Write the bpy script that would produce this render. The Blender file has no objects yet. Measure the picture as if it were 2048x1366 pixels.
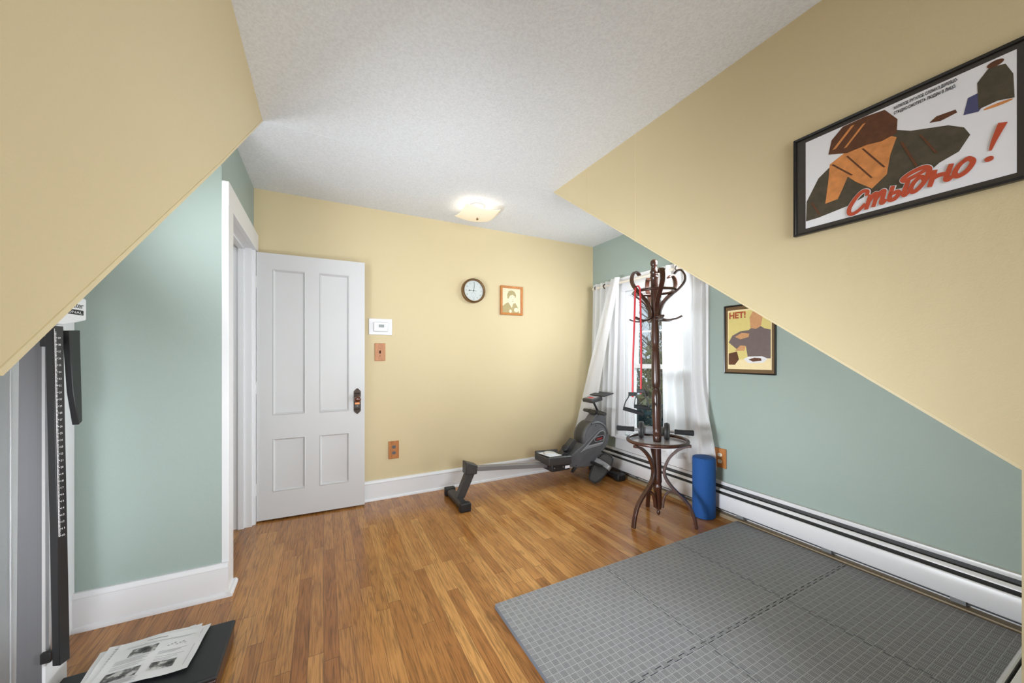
import bpy, bmesh, math, random
from mathutils import Vector, Matrix
random.seed(7)
C = bpy.context.scene.collection
S = bpy.context.scene
PI = math.pi

# ------------------------------------------------------------------ materials
def lin(c):
    return tuple(((v/255)/12.92 if v/255 <= .04045 else (((v/255)+.055)/1.055)**2.4) for v in c)

class NT:
    """tiny node-tree writer"""
    def __init__(self, name):
        self.m = bpy.data.materials.new(name); self.m.use_nodes = True
        self.t = self.m.node_tree; self.b = self.t.nodes['Principled BSDF']; self.out = self.t.nodes['Material Output']
    def n(self, typ, ins=None, **kw):
        nd = self.t.nodes.new(typ)
        for k, v in kw.items(): setattr(nd, k, v)
        for k, v in (ins or {}).items():
            s = nd.inputs[k]
            if hasattr(v, 'links') or isinstance(v, bpy.types.NodeSocket): self.t.links.new(v, s)
            else: s.default_value = v
        return nd
    def set(self, k, v):
        s = self.b.inputs[k]
        if isinstance(v, bpy.types.NodeSocket): self.t.links.new(v, s)
        else: s.default_value = v
    def math(self, op, a, b=0.0, c=None):
        ins = {0: a, 1: b}
        if c is not None: ins[2] = c
        return self.n('ShaderNodeMath', ins, operation=op).outputs[0]
    def mix(self, f, a, b, blend='MIX'):
        nd = self.t.nodes.new('ShaderNodeMix'); nd.data_type = 'RGBA'; nd.blend_type = blend
        for i, v in ((0, f), (6, a), (7, b)):
            if isinstance(v, bpy.types.NodeSocket): self.t.links.new(v, nd.inputs[i])
            else: nd.inputs[i].default_value = v if i == 0 else (*v[:3], 1)
        return nd.outputs[2]
    def ramp(self, f, stops):
        nd = self.n('ShaderNodeValToRGB', {0: f}); e = nd.color_ramp.elements
        while len(e) < len(stops): e.new(.5)
        for el, (p, c) in zip(e, stops): el.position = p; el.color = (*c[:3], 1)
        return nd.outputs[0]
    def bump(self, h, strength, dist):
        self.set('Normal', self.n('ShaderNodeBump', {'Height': h, 'Strength': strength, 'Distance': dist}).outputs[0])

def mat(name, rgb, rough=.5, metal=0., spec=.5, coat=0., var=.06, nscale=30., bump=0., bdist=.002, bscale=None, trans=0.):
    k = NT(name); c = lin(rgb)
    geo = k.n('ShaderNodeNewGeometry').outputs['Position']
    nz = k.n('ShaderNodeTexNoise', {'Vector': geo, 'Scale': nscale, 'Detail': 3.})
    lo = tuple(v*(1-var) for v in c); hi = tuple(min(1, v*(1+var)) for v in c)
    k.set('Base Color', k.mix(nz.outputs[0], lo, hi))
    k.set('Roughness', rough); k.set('Metallic', metal); k.set('Specular IOR Level', spec); k.set('Coat Weight', coat)
    if bump:
        nb = k.n('ShaderNodeTexNoise', {'Vector': geo, 'Scale': bscale or nscale*4, 'Detail': 4.})
        k.bump(nb.outputs[0], bump, bdist)
    return k.m

def wall_mat(name, rgb, rough=.55):
    k = NT(name); c = lin(rgb)
    geo = k.n('ShaderNodeNewGeometry').outputs['Position']
    n1 = k.n('ShaderNodeTexNoise', {'Vector': geo, 'Scale': 1.6, 'Detail': 3.}).outputs[0]
    k.set('Base Color', k.mix(n1, tuple(v*.97 for v in c), tuple(v*1.03 for v in c)))
    k.set('Roughness', rough); k.set('Specular IOR Level', .3)
    n2 = k.n('ShaderNodeTexNoise', {'Vector': geo, 'Scale': 9., 'Detail': 5.}).outputs[0]
    n3 = k.n('ShaderNodeTexNoise', {'Vector': geo, 'Scale': 220., 'Detail': 2.}).outputs[0]
    k.bump(k.math('ADD', k.math('MULTIPLY', n2, 1.0), k.math('MULTIPLY', n3, .12)), .35, .006)
    return k.m

def ceiling_mat():
    k = NT('stippled_ceiling_paint')
    geo = k.n('ShaderNodeNewGeometry').outputs['Position']
    n1 = k.n('ShaderNodeTexNoise', {'Vector': geo, 'Scale': 95., 'Detail': 4., 'Roughness': .6}).outputs[0]
    n2 = k.n('ShaderNodeTexNoise', {'Vector': geo, 'Scale': 1.2, 'Detail': 2.}).outputs[0]
    base = k.mix(n2, lin((226, 230, 236)), lin((232, 236, 242)))
    spk = k.ramp(n1, [(.36, (.90,)*3), (.6, (1.0,)*3)])
    k.set('Base Color', k.mix(1.0, base, spk, 'MULTIPLY'))
    k.set('Roughness', .85); k.set('Specular IOR Level', .2)
    k.bump(n1, .4, .005)
    return k.m

def floor_mat():
    k = NT('oak_strip_floor')
    geo = k.n('ShaderNodeNewGeometry').outputs['Position']
    sx = k.n('ShaderNodeSeparateXYZ', {0: geo})
    x, y = sx.outputs[0], sx.outputs[1]
    W, L = .0575, .95
    xi = k.math('DIVIDE', x, W); row = k.math('FLOOR', xi); fx = k.math('FRACT', xi)
    rr = k.n('ShaderNodeTexWhiteNoise', {'W': row}, noise_dimensions='1D').outputs['Value']
    yi = k.math('ADD', k.math('DIVIDE', y, L), k.math('MULTIPLY', rr, 7.3))
    seg = k.math('FLOOR', yi); fy = k.math('FRACT', yi)
    cell = k.n('ShaderNodeCombineXYZ', {0: row, 1: seg}).outputs[0]
    rnd = k.n('ShaderNodeTexWhiteNoise', {'Vector': cell}, noise_dimensions='2D').outputs
    base = k.ramp(rnd['Value'], [(0., lin((160, 106, 55))), (.35, lin((174, 120, 64))), (.7, lin((184, 130, 72))), (1., lin((200, 148, 86)))])
    # grain: stretched noise, offset for every board
    off = k.n('ShaderNodeVectorMath', {0: rnd['Color'], 1: (13., 9., 5.)}, operation='MULTIPLY').outputs[0]
    v = k.n('ShaderNodeVectorMath', {0: geo, 1: off}, operation='ADD').outputs[0]
    vs = k.n('ShaderNodeVectorMath', {0: v, 1: (26., 1.8, 1.)}, operation='MULTIPLY').outputs[0]
    g1 = k.n('ShaderNodeTexNoise', {'Vector': vs, 'Scale': 1., 'Detail': 3., 'Distortion': .8}).outputs[0]
    rings = k.math('FRACT', k.math('MULTIPLY', g1, 5.0))
    rings = k.ramp(rings, [(0., (.62,)*3), (.22, (1.,)*3), (.8, (1.06,)*3), (1., (.7,)*3)])
    vf = k.n('ShaderNodeVectorMath', {0: v, 1: (190., 8., 1.)}, operation='MULTIPLY').outputs[0]
    g2 = k.n('ShaderNodeTexNoise', {'Vector': vf, 'Scale': 1., 'Detail': 2.}).outputs[0]
    pores = k.ramp(g2, [(.32, (.62,)*3), (.56, (1.06,)*3)])
    col = k.mix(.85, base, rings, 'MULTIPLY'); col = k.mix(.9, col, pores, 'MULTIPLY')
    st = k.n('ShaderNodeTexNoise', {'Vector': geo, 'Scale': 4.5, 'Detail': 1.5, 'Roughness': .5}).outputs[0]
    stain = k.ramp(st, [(.25, (.86, .81, .78)), (.75, (1.06, 1.04, 1.02))])
    col = k.mix(.8, col, stain, 'MULTIPLY')
    ex = k.math('LESS_THAN', k.math('MINIMUM', fx, k.math('SUBTRACT', 1., fx)), .016)
    ey = k.math('LESS_THAN', k.math('MINIMUM', fy, k.math('SUBTRACT', 1., fy)), .0014)
    gap = k.math('MAXIMUM', ex, ey)
    col = k.mix(k.math('MULTIPLY', gap, .6), col, lin((70, 44, 26)))
    k.set('Base Color', col)
    k.set('Roughness', .19); k.set('Specular IOR Level', .55)
    k.bump(k.math('SUBTRACT', k.math('MULTIPLY', g2, .15), gap), .25, .0012)
    return k.m

def foam_mat():
    k = NT('grey_basketweave_foam')
    geo = k.n('ShaderNodeNewGeometry').outputs['Position']
    sx = k.n('ShaderNodeSeparateXYZ', {0: geo}); cs = .0290
    xs, ys = k.math('DIVIDE', k.math('SUBTRACT', sx.outputs[0], .742), cs), k.math('DIVIDE', k.math('SUBTRACT', sx.outputs[1], 1.628), cs)
    par = k.math('FLOORED_MODULO', k.math('ADD', k.math('FLOOR', xs), k.math('FLOOR', ys)), 2.)
    fx, fy = k.math('FRACT', xs), k.math('FRACT', ys)
    t = k.math('ADD', k.math('MULTIPLY', fx, par), k.math('MULTIPLY', fy, k.math('SUBTRACT', 1., par)))
    rid = k.math('SINE', k.math('MULTIPLY', t, 2*PI*6))
    rid = k.n('ShaderNodeMapRange', {0: rid, 1: -.6, 2: .4}).outputs[0]
    ed = k.math('MINIMUM', k.math('MINIMUM', fx, k.math('SUBTRACT', 1., fx)), k.math('MINIMUM', fy, k.math('SUBTRACT', 1., fy)))
    line = k.math('LESS_THAN', ed, .04)
    top = k.math('MAXIMUM', rid, line)
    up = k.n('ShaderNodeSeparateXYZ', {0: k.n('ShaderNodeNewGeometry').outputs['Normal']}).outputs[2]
    nz = k.n('ShaderNodeTexNoise', {'Vector': geo, 'Scale': 5., 'Detail': 3.}).outputs[0]
    hi = k.mix(nz, lin((146, 147, 150)), lin((160, 161, 163)))
    lo = k.mix(par, lin((112, 113, 116)), lin((88, 89, 92)))  # grooves and alternate cells darkened: ridge shading painted into the colour
    col = k.mix(top, lo, hi)
    col = k.mix(k.math('MULTIPLY', line, .3), col, lin((196, 198, 202)))
    col = k.mix(k.math('GREATER_THAN', up, .5), lin((96, 102, 110)), col)  # sides painted darker to hold down the lamp light on them
    k.set('Base Color', col); k.set('Roughness', .5); k.set('Specular IOR Level', .45)
    k.bump(k.math('MULTIPLY', top, k.math('GREATER_THAN', up, .7)), .5, .0015)
    return k.m

def wood_mat(name, a, b, rough=.35, scale=(60., 60., 4.), coat=0.):
    k = NT(name)
    geo = k.n('ShaderNodeNewGeometry').outputs['Position']
    v = k.n('ShaderNodeVectorMath', {0: geo, 1: scale}, operation='MULTIPLY').outputs[0]
    g = k.n('ShaderNodeTexNoise', {'Vector': v, 'Scale': 1., 'Detail': 4., 'Distortion': .6}).outputs[0]
    k.set('Base Color', k.ramp(g, [(.3, lin(a)), (.7, lin(b))])); k.set('Roughness', rough); k.set('Coat Weight', coat)
    k.set('Coat Roughness', .15)
    return k.m

def perforated_mat():
    k = NT('perforated_grey_plastic')
    geo = k.n('ShaderNodeNewGeometry').outputs['Position']
    v = k.n('ShaderNodeTexVoronoi', {'Vector': geo, 'Scale': 95., 'Randomness': 0.}).outputs['Distance']
    d = k.math('LESS_THAN', v, .33)
    k.set('Base Color', k.mix(d, lin((96, 96, 98)), lin((44, 44, 46)))); k.set('Roughness', .5)
    return k.m

def sheer_mat():
    k = NT('sheer_white_curtain')
    geo = k.n('ShaderNodeNewGeometry').outputs['Position']
    nz = k.n('ShaderNodeTexNoise', {'Vector': geo, 'Scale': 300., 'Detail': 1.}).outputs[0]
    col = k.mix(nz, (.84, .84, .86), (.92, .92, .93))
    df = k.n('ShaderNodeBsdfDiffuse', {'Color': col}).outputs[0]
    tl = k.n('ShaderNodeBsdfTranslucent', {'Color': col}).outputs[0]
    tr = k.n('ShaderNodeBsdfTransparent').outputs[0]
    a = k.n('ShaderNodeMixShader', {0: .35, 1: df, 2: tl}).outputs[0]
    b = k.n('ShaderNodeMixShader', {0: .17, 1: a, 2: tr}).outputs[0]
    k.t.links.new(b, k.out.inputs[0]); return k.m

def glass_mat():
    k = NT('clear_glass')
    tr = k.n('ShaderNodeBsdfTransparent', {'Color': (.96, .98, .97, 1)}).outputs[0]
    gl = k.n('ShaderNodeBsdfGlossy', {'Roughness': .02}).outputs[0]
    fr = k.n('ShaderNodeFresnel', {'IOR': 1.35}).outputs[0]
    k.t.links.new(k.n('ShaderNodeMixShader', {0: fr, 1: tr, 2: gl}).outputs[0], k.out.inputs[0]); return k.m

def shade_mat():
    k = NT('frosted_cream_glass_shade')
    k.set('Base Color', (*lin((248, 238, 216)), 1)); k.set('Roughness', .35)
    k.set('Emission Color', (*lin((255, 236, 200)), 1)); k.set('Emission Strength', .2); return k.m

def photo_mat():
    k = NT('grey_printed_photo')
    geo = k.n('ShaderNodeNewGeometry').outputs['Position']
    g = k.n('ShaderNodeTexNoise', {'Vector': geo, 'Scale': 45., 'Detail': 4.}).outputs[0]
    k.set('Base Color', k.ramp(g, [(.35, (.03,)*3), (.5, (.16,)*3), (.62, (.6,)*3)])); k.set('Roughness', .6); return k.m

YEL = (209, 193, 155); GRN = (158, 173, 167)
M = dict(
    yellow=wall_mat('pale_yellow_wall_paint', YEL), green=wall_mat('sage_green_wall_paint', GRN),
    ceil=ceiling_mat(), floor=floor_mat(), foam=foam_mat(),
    white=mat('white_gloss_trim_paint', (226, 227, 230), .35, var=.02, nscale=8, bump=.08, bscale=40),
    doorw=mat('white_door_paint', (205, 205, 206), .4, var=.02, nscale=6, bump=.08, bscale=50),
    bead=mat('yellow_corner_bead', (214, 199, 161), .5, var=.03),
    greyface=mat('grey_and_shaded_enamel', (100, 101, 105), .4, var=.03, nscale=5),  # plain grey on the display; on the column it paints white enamel's shade
    whitem=mat('white_enamel_metal', (218, 219, 222), .3, var=.02),
    heater=mat('white_heater_enamel', (224, 224, 227), .3, var=.02), slot=mat('dark_heater_slot', (72, 72, 74), .6),
    tan=mat('tan_floor_moulding', (150, 132, 104), .5),
    bent=wood_mat('dark_mahogany_bentwood', (46, 24, 18), (76, 42, 29), .33, coat=.25),
    oakp=wood_mat('honey_oak_plate', (160, 98, 46), (192, 126, 66), .4, (150., 150., 20.)),
    oakf=wood_mat('golden_oak_frame', (168, 100, 36), (200, 130, 58), .35, (100., 100., 25.)),
    black=mat('black_satin_plastic', (30, 30, 32), .42, var=.1), blackm=mat('black_painted_metal', (24, 24, 26), .4, var=.1),
    rubber=mat('black_rubber', (34, 34, 36), .7, bump=.2, bscale=300), foamgrip=mat('black_foam_grip', (32, 33, 36), .85, bump=.4, bscale=500),
    grey=mat('charcoal_plastic', (84, 84, 86), .42, var=.06), dgrey=mat('dark_charcoal_plastic', (58, 57, 57), .4, var=.06),
    lgrey=mat('light_grey_plastic', (128, 129, 131), .45), silver=mat('brushed_silver', (190, 191, 194), .28, metal=.85),
    alu=mat('aluminium_rail', (134, 134, 138), .35, metal=.4), perf=perforated_mat(),
    red=mat('red_lettering', (200, 40, 48), .4), tube=mat('red_rubber_tube', (206, 52, 64), .4, spec=.5),
    foamblue=mat('speckled_blue_foam', (24, 80, 148), .8, var=.28, nscale=260, bump=.25, bscale=300),
    bronze=mat('aged_bronze', (126, 94, 52), .4, metal=.35, var=.3), dbronze=mat('dark_bronze', (52, 38, 28), .4, metal=.5, var=.4, nscale=120),
    amber=mat('brown_glazed_knob', (82, 34, 14), .08, coat=1.), copper=mat('copper', (190, 120, 76), .3, metal=.8),
    dial=mat('white_clock_dial', (244, 242, 244), .5, var=.02), ink=mat('black_ink', (28, 28, 30), .6), greyink=mat('faded_grey_ink', (150, 150, 154), .6),
    sock_w=mat('ivory_socket', (230, 222, 206), .4), sock_d=mat('grey_brown_socket', (98, 92, 92), .4), hole=mat('socket_slot', (30, 26, 24), .6),
    brownsw=mat('dark_brown_toggle', (62, 34, 24), .35), lcd=mat('grey_lcd', (118, 124, 122), .3),
    sheer=sheer_mat(), glass=glass_mat(), shade=shade_mat(), paper=mat('white_paper', (226, 227, 230), .7, var=.02),
    photo=photo_mat(), vinyl=mat('white_vinyl', (228, 230, 233), .35, var=.01), rodw=mat('cream_rod', (226, 218, 206), .4),
    frame=mat('black_picture_frame', (22, 20, 20), .3), mount=mat('dark_grey_mount', (58, 54, 50), .35), mountb=mat('brown_mount', (112, 88, 58), .35),
    p_white=mat('print_white', (228, 228, 232), .6, var=.02), p_olive=mat('print_olive', (74, 66, 50), .6, var=.55, nscale=38),
    p_orange=mat('print_orange', (206, 134, 74), .6, var=.4, nscale=42), p_brown=mat('print_brown', (92, 54, 30), .6, var=.45, nscale=60),
    p_red=mat('print_red', (184, 74, 44), .6), p_cream=mat('print_cream', (240, 222, 176), .6), p_yel=mat('print_yellow', (220, 204, 130), .6, var=.06),
    p_coat=mat('print_taupe', (112, 98, 96), .6, var=.12), p_skin=mat('print_tan', (204, 152, 106), .6, var=.15, nscale=60), p_blue=mat('print_navy', (70, 72, 110), .6),
    p_rust=mat('print_rust', (170, 78, 44), .6), sepia=mat('sepia_paper', (226, 210, 176), .6, var=.04), sep2=mat('sepia_olive', (168, 152, 104), .6, var=.12), sep3=mat('sepia_skin', (240, 224, 184), .6, var=.03), sep4=mat('sepia_line', (150, 130, 92), .6),
    tray=mat('tray_curtain_reflection', (206, 204, 212), .12, spec=.8), leather=mat('black_ribbed_rubber_mat', (36, 37, 40), .5, bump=.35, bscale=420),  # tray colour: pale curtain reflection painted in
    brownside=mat('black_enamel_floor_reflection', (60, 34, 30), .3), clear=mat('clear_plastic_disc', (206, 208, 210), .15, spec=.8),  # platform sides: black enamel with the floor's brown reflection painted in
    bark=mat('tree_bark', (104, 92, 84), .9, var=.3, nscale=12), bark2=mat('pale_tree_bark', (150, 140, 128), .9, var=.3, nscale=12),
    needle=mat('dark_evergreen_leaves', (40, 66, 66), .8, var=.6, nscale=8), grass=mat('winter_lawn', (124, 124, 92), .95, var=.3, nscale=3),
    leaf=mat('olive_leaves', (126, 128, 88), .8, var=.4, nscale=6),
)

# ------------------------------------------------------------------ mesh builder
def worldloc(o):
    v = Vector((0, 0, 0))
    while o is not None: v = v + o.location; o = o.parent
    return v

class MB:
    def __init__(s): s.v = []; s.f = []; s.m = []; s.sm = []
    def add(s, vs, fs, m=0, smooth=False):
        b = len(s.v); s.v += [Vector(p) for p in vs]
        for f in fs: s.f.append([b+i for i in f]); s.m.append(m); s.sm.append(smooth)
        return s
    def box(s, a, b, m=0):
        x0, y0, z0 = a; x1, y1, z1 = b
        return s.add([(x0,y0,z0),(x1,y0,z0),(x1,y1,z0),(x0,y1,z0),(x0,y0,z1),(x1,y0,z1),(x1,y1,z1),(x0,y1,z1)],
              [(0,3,2,1),(4,5,6,7),(0,1,5,4),(1,2,6,5),(2,3,7,6),(3,0,4,7)], m)
    def obox(s, c, u, v, w, hu, hv, hw, m=0):
        c = Vector(c); u = Vector(u).normalized()*hu; v = Vector(v).normalized()*hv; w = Vector(w).normalized()*hw
        P = [c+a*u+b*v+d*w for d in (-1,1) for a, b in ((-1,-1),(1,-1),(1,1),(-1,1))]
        return s.add(P, [(0,3,2,1),(4,5,6,7),(0,1,5,4),(1,2,6,5),(2,3,7,6),(3,0,4,7)], m)
    def prism(s, pts, vec, m=0, mcap=None, smooth=False):
        n = len(pts); v = Vector(vec); P = [Vector(p) for p in pts]
        b = len(s.v); s.v += P+[p+v for p in P]
        for f in (list(range(n))[::-1], list(range(n, 2*n))):
            s.f.append([b+i for i in f]); s.m.append(m if mcap is None else mcap); s.sm.append(False)
        for i in range(n):
            j = (i+1) % n
            s.f.append([b+i, b+j, b+n+j, b+n+i]); s.m.append(m); s.sm.append(smooth)
        return s
    def tube(s, path, r, seg=10, m=0, cap=True, flat=None):
        """swept tube; r number or list; flat=(a,b) gives an elliptical section with `up` = Z-ish frame"""
        P = [Vector(p) for p in path]; n = len(P)
        R = r if isinstance(r, (list, tuple)) else [r]*n
        b = len(s.v); t0 = (P[1]-P[0]).normalized()
        up = Vector((0,0,1)) if abs(t0.z) < .9 else Vector((1,0,0))
        nr = (up - t0*up.dot(t0)).normalized()
        for i in range(n):
            t = (P[min(i+1,n-1)]-P[max(i-1,0)]).normalized()
            nr = (nr - t*nr.dot(t)).normalized(); bi = t.cross(nr)
            for k in range(seg):
                a = 2*PI*k/seg
                ra, rb = (R[i], R[i]) if flat is None else (R[i]*flat[0], R[i]*flat[1])
                s.v.append(P[i]+nr*math.cos(a)*ra+bi*math.sin(a)*rb)
        for i in range(n-1):
            for k in range(seg):
                k2 = (k+1) % seg
                s.f.append([b+i*seg+k, b+i*seg+k2, b+(i+1)*seg+k2, b+(i+1)*seg+k]); s.m.append(m); s.sm.append(True)
        if cap:
            s.f.append([b+k for k in range(seg)][::-1]); s.m.append(m); s.sm.append(False)
            s.f.append([b+(n-1)*seg+k for k in range(seg)]); s.m.append(m); s.sm.append(False)
        return s
    def strip(s, path, side, w, th, m=0):
        """flat bent strip: section w along `side` (constant vector), th thick"""
        P = [Vector(p) for p in path]; n = len(P); b = len(s.v); sd = Vector(side).normalized()
        for i in range(n):
            t = (P[min(i+1,n-1)]-P[max(i-1,0)]).normalized(); nn = sd.cross(t).normalized()
            for a, c in ((-1,-1),(1,-1),(1,1),(-1,1)): s.v.append(P[i]+sd*a*w/2+nn*c*th/2)
        for i in range(n-1):
            for k in range(4):
                k2 = (k+1) % 4
                s.f.append([b+i*4+k, b+i*4+k2, b+(i+1)*4+k2, b+(i+1)*4+k]); s.m.append(m); s.sm.append(True)
        s.f.append([b+3,b+2,b+1,b]); s.m.append(m); s.sm.append(False)
        s.f.append([b+(n-1)*4+k for k in range(4)]); s.m.append(m); s.sm.append(False)
        return s
    def lathe(s, prof, c, axis=(0,0,1), seg=28, m=0):
        ax = Vector(axis).normalized(); u = ax.orthogonal().normalized(); v = ax.cross(u); c = Vector(c); b = len(s.v)
        for r, h in prof:
            for k in range(seg):
                a = 2*PI*k/seg; s.v.append(c+ax*h+(u*math.cos(a)+v*math.sin(a))*max(r,1e-5))
        for i in range(len(prof)-1):
            for k in range(seg):
                k2 = (k+1) % seg
                s.f.append([b+i*seg+k, b+i*seg+k2, b+(i+1)*seg+k2, b+(i+1)*seg+k]); s.m.append(m); s.sm.append(True)
        for i, rev in ((0, True), (len(prof)-1, False)):
            if prof[i][0] > 1e-4:
                f = [b+i*seg+k for k in range(seg)]; s.f.append(f[::-1] if rev else f); s.m.append(m); s.sm.append(False)
        return s
    def torus(s, c, axis, R, r, seg=40, sg=10, m=0, arc=1.0):
        ax = Vector(axis).normalized(); u = ax.orthogonal().normalized(); v = ax.cross(u); c = Vector(c); b = len(s.v)
        for i in range(seg):
            a = 2*PI*i/seg; d = u*math.cos(a)+v*math.sin(a)
            for k in range(sg):
                q = 2*PI*k/sg; s.v.append(c+d*(R+r*math.cos(q))+ax*r*math.sin(q))
        for i in range(seg):
            for k in range(sg):
                i2, k2 = (i+1) % seg, (k+1) % sg
                s.f.append([b+i*sg+k, b+i2*sg+k, b+i2*sg+k2, b+i*sg+k2]); s.m.append(m); s.sm.append(True)
        return s
    def poly(s, pts, m=0):
        return s.add(pts, [list(range(len(pts)))], m)
    def grid(s, fn, nu, nv, m=0):
        b = len(s.v)
        for i in range(nu+1):
            for j in range(nv+1): s.v.append(Vector(fn(i/nu, j/nv)))
        for i in range(nu):
            for j in range(nv):
                a = b+i*(nv+1)+j; s.f.append([a, a+nv+1, a+nv+2, a+1]); s.m.append(m); s.sm.append(True)
        return s
    def text(s, body, o, u, v, size, m=0, shear=0., offset=0., width=None, align='LEFT', spacing=1., stagger=False):
        cu = bpy.data.curves.new('lettering', 'FONT'); cu.body = body; cu.size = 1; cu.shear = shear; cu.offset = offset
        cu.resolution_u = 3; cu.align_x = align; cu.space_character = spacing
        ob = bpy.data.objects.new('lettering', cu); C.objects.link(ob)
        dg = bpy.context.evaluated_depsgraph_get(); dg.update(); me = ob.evaluated_get(dg).to_mesh()
        xs = [p.co.x for p in me.vertices]; k = size
        kx = size if width is None else width/(max(xs)-min(xs))
        x0 = min(xs) if align == 'LEFT' else 0
        O = Vector(o); U = Vector(u).normalized(); V = Vector(v).normalized()
        par = list(range(len(me.vertices)))
        def root(i):
            while par[i] != i: par[i] = par[par[i]]; i = par[i]
            return i
        for f in me.polygons:
            for w_ in f.vertices: par[root(w_)] = root(f.vertices[0])
        ids = {}; N = U.cross(V).normalized()
        s.add([O+U*(p.co.x-x0)*kx+V*p.co.y*k+N*(.00006*ids.setdefault(root(i), len(ids)) if stagger else 0) for i, p in enumerate(me.vertices)], [list(f.vertices) for f in me.polygons], m)
        ob.evaluated_get(dg).to_mesh_clear(); bpy.data.objects.remove(ob); bpy.data.curves.remove(cu); return s
    def build(s, name, mats, parent=None, bevel=0., seg=2, smooth=True, solid=0., sub=0):
        me = bpy.data.meshes.new(name); off = worldloc(parent)
        me.from_pydata([tuple(p-off) for p in s.v], [], s.f); me.update()
        for m in (mats if isinstance(mats, (list, tuple)) else [mats]): me.materials.append(M[m])
        me.polygons.foreach_set('material_index', s.m); me.polygons.foreach_set('use_smooth', s.sm)
        bm = bmesh.new(); bm.from_mesh(me); bmesh.ops.recalc_face_normals(bm, faces=bm.faces); bm.to_mesh(me); bm.free()
        if smooth: me.set_sharp_from_angle(angle=math.radians(38))
        o = bpy.data.objects.new(name, me); C.objects.link(o)
        if parent is not None: o.parent = parent
        if solid:
            q = o.modifiers.new('solid', 'SOLIDIFY'); q.thickness = solid
        if bevel:
            q = o.modifiers.new('bevel', 'BEVEL'); q.width = bevel; q.segments = seg; q.limit_method = 'ANGLE'; q.angle_limit = math.radians(40)
            q.harden_normals = False
        return o

def thing(name, label, cat, loc=(0,0,0), group=None):
    o = bpy.data.objects.new(name, None); C.objects.link(o); o.location = loc; o.empty_display_size = .05
    o['label'] = label; o['category'] = cat
    if group: o['group'] = group
    return o
def tag(o, label, cat, group=None):
    o['label'] = label; o['category'] = cat
    if group: o['group'] = group
    return o
def struct(name, mb, mats, parent=None, **kw):
    o = mb.build(name, mats, parent, **kw)
    if parent is None: o['kind'] = 'structure'
    return o

# ------------------------------------------------------------------ dimensions (m); X right, Y away, Z up
YW, XR, ZC = 3.34, 2.77, 2.50          # far wall, right wall, ceiling
XC, XL = 1.577, -.293                  # dormer cheek faces
YK = .235                              # knee wall line
YJ = 2.37                              # where the roof slope meets the flat ceiling
ZK = ZC-.73*(YJ-YK)
YF, XD, XW = 2.36, -.468, -.995        # left front wall, doorway wall, left panelled wall
YB = -1.3

# ------------------------------------------------------------------ room shell
struct('floor', MB().box((-2.2, YB, -.1), (XR+.14, YW+.1, 0)), 'floor', smooth=False)
c = MB().box((-2.2, YB, ZC), (XR+.14, YW+.1, ZC+.1))
c.box((XL, YJ-.0015, ZC-.0006), (XC, YJ+.0015, ZC)); c.box((XL, 1.53, ZC-.0005), (XC, 1.533, ZC))
struct('ceiling', c, 'ceil', smooth=False)
struct('wall_far', MB().box((-2.2, YW, 0), (XR+.14, YW+.1, ZC)), 'yellow', smooth=False)
# right wall with its window opening
WY0, WY1, WZ0, WZ1 = 2.02, 2.83, .43, 1.90
w = MB()
w.box((XR, YB, 0), (XR+.14, WY0, ZC)).box((XR, WY1, 0), (XR+.14, YW, ZC)).box((XR, WY0, 0), (XR+.14, WY1, WZ0)).box((XR, WY0, WZ1), (XR+.14, WY1, ZC))
struct('wall_right', w, 'green', smooth=False)
# right dormer cheek, knee wall and slope as one solid
prof = [(YB, 0), (YK, 0), (YK, ZK), (YJ, ZC), (YB, ZC)]
w = MB().prism([(XC, y, z) for y, z in prof], (XR-XC, 0, 0), 0)
sl = Vector((0, YJ-YK, ZC-ZK)).normalized(); nn = Vector((0, -sl.z, sl.y))
w.obox(Vector((XC-.0005, (YJ+YK)/2, (ZC+ZK)/2))+nn*.004, sl, nn, (1,0,0), (YJ-YK)/2/sl.y-.006, .004, .0014, 1)
w.box((XC-.0016, 1.530, 1.886), (XC, 1.536, ZC), 1); w.box((XC-.001, 1.966, 2.206), (XC, 1.97, ZC), 0)
struct('wall_dormer_right', w, ['yellow', 'bead'], smooth=False)
lp = [(YK, .972), (.57, 1.21), (1.459, 1.839), (YJ, ZC)]
w = MB().prism([(XL, y, z) for y, z in [(YB, 0), (YK, 0)]+lp+[(YB, ZC)]], (-2.2-XL, 0, 0), 0)
for (ya, za), (yb, zb) in zip(lp[1:], lp[2:]):
    d_ = Vector((0, yb-ya, zb-za)); L_ = d_.length; d_.normalize(); n_ = Vector((0, -d_.z, d_.y))
    w.obox(Vector((XL+.0003, (ya+yb)/2, (za+zb)/2))+n_*.004, d_, n_, (1,0,0), L_/2-.001, .004, .0012, 1)
struct('wall_dormer_left', w, ['yellow', 'bead'], smooth=False)
struct('wall_back', MB().box((XL, YB-.1, 0), (XC, YB, ZC)), 'yellow', smooth=False)
# left front wall (runs to the doorway wall) and doorway wall with its opening
DY0, DY1, DZ = 2.475, 3.235, 2.035
struct('wall_left_front', MB().box((-2.2, YF, 0), (XD, YF+.1, ZC)), 'green', smooth=False)
w = MB().box((XD-.12, YF+.1, 0), (XD, DY0, ZC)).box((XD-.12, DY1, 0), (XD, YW, ZC)).box((XD-.12, DY0, DZ), (XD, DY1, ZC))
w.box((XD-.0, YF-.0006, 0), (XD+.0006, YF+.02, ZC))
struct('wall_doorway', w, 'green', smooth=False)
struct('wall_hall', MB().box((-1.75, YF+.1, 0), (-1.65, YW, ZC)), 'white', smooth=False)
# white panelled side wall on the far left
w = MB().box((XW-.1, YK, 0), (XW, YF, 1.6))
for y in (2.005, 1.935): w.box((XW, y-.028, 0), (XW+.004, y+.028, 1.2))
struct('wall_left', w, 'white', bevel=.0015)

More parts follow.
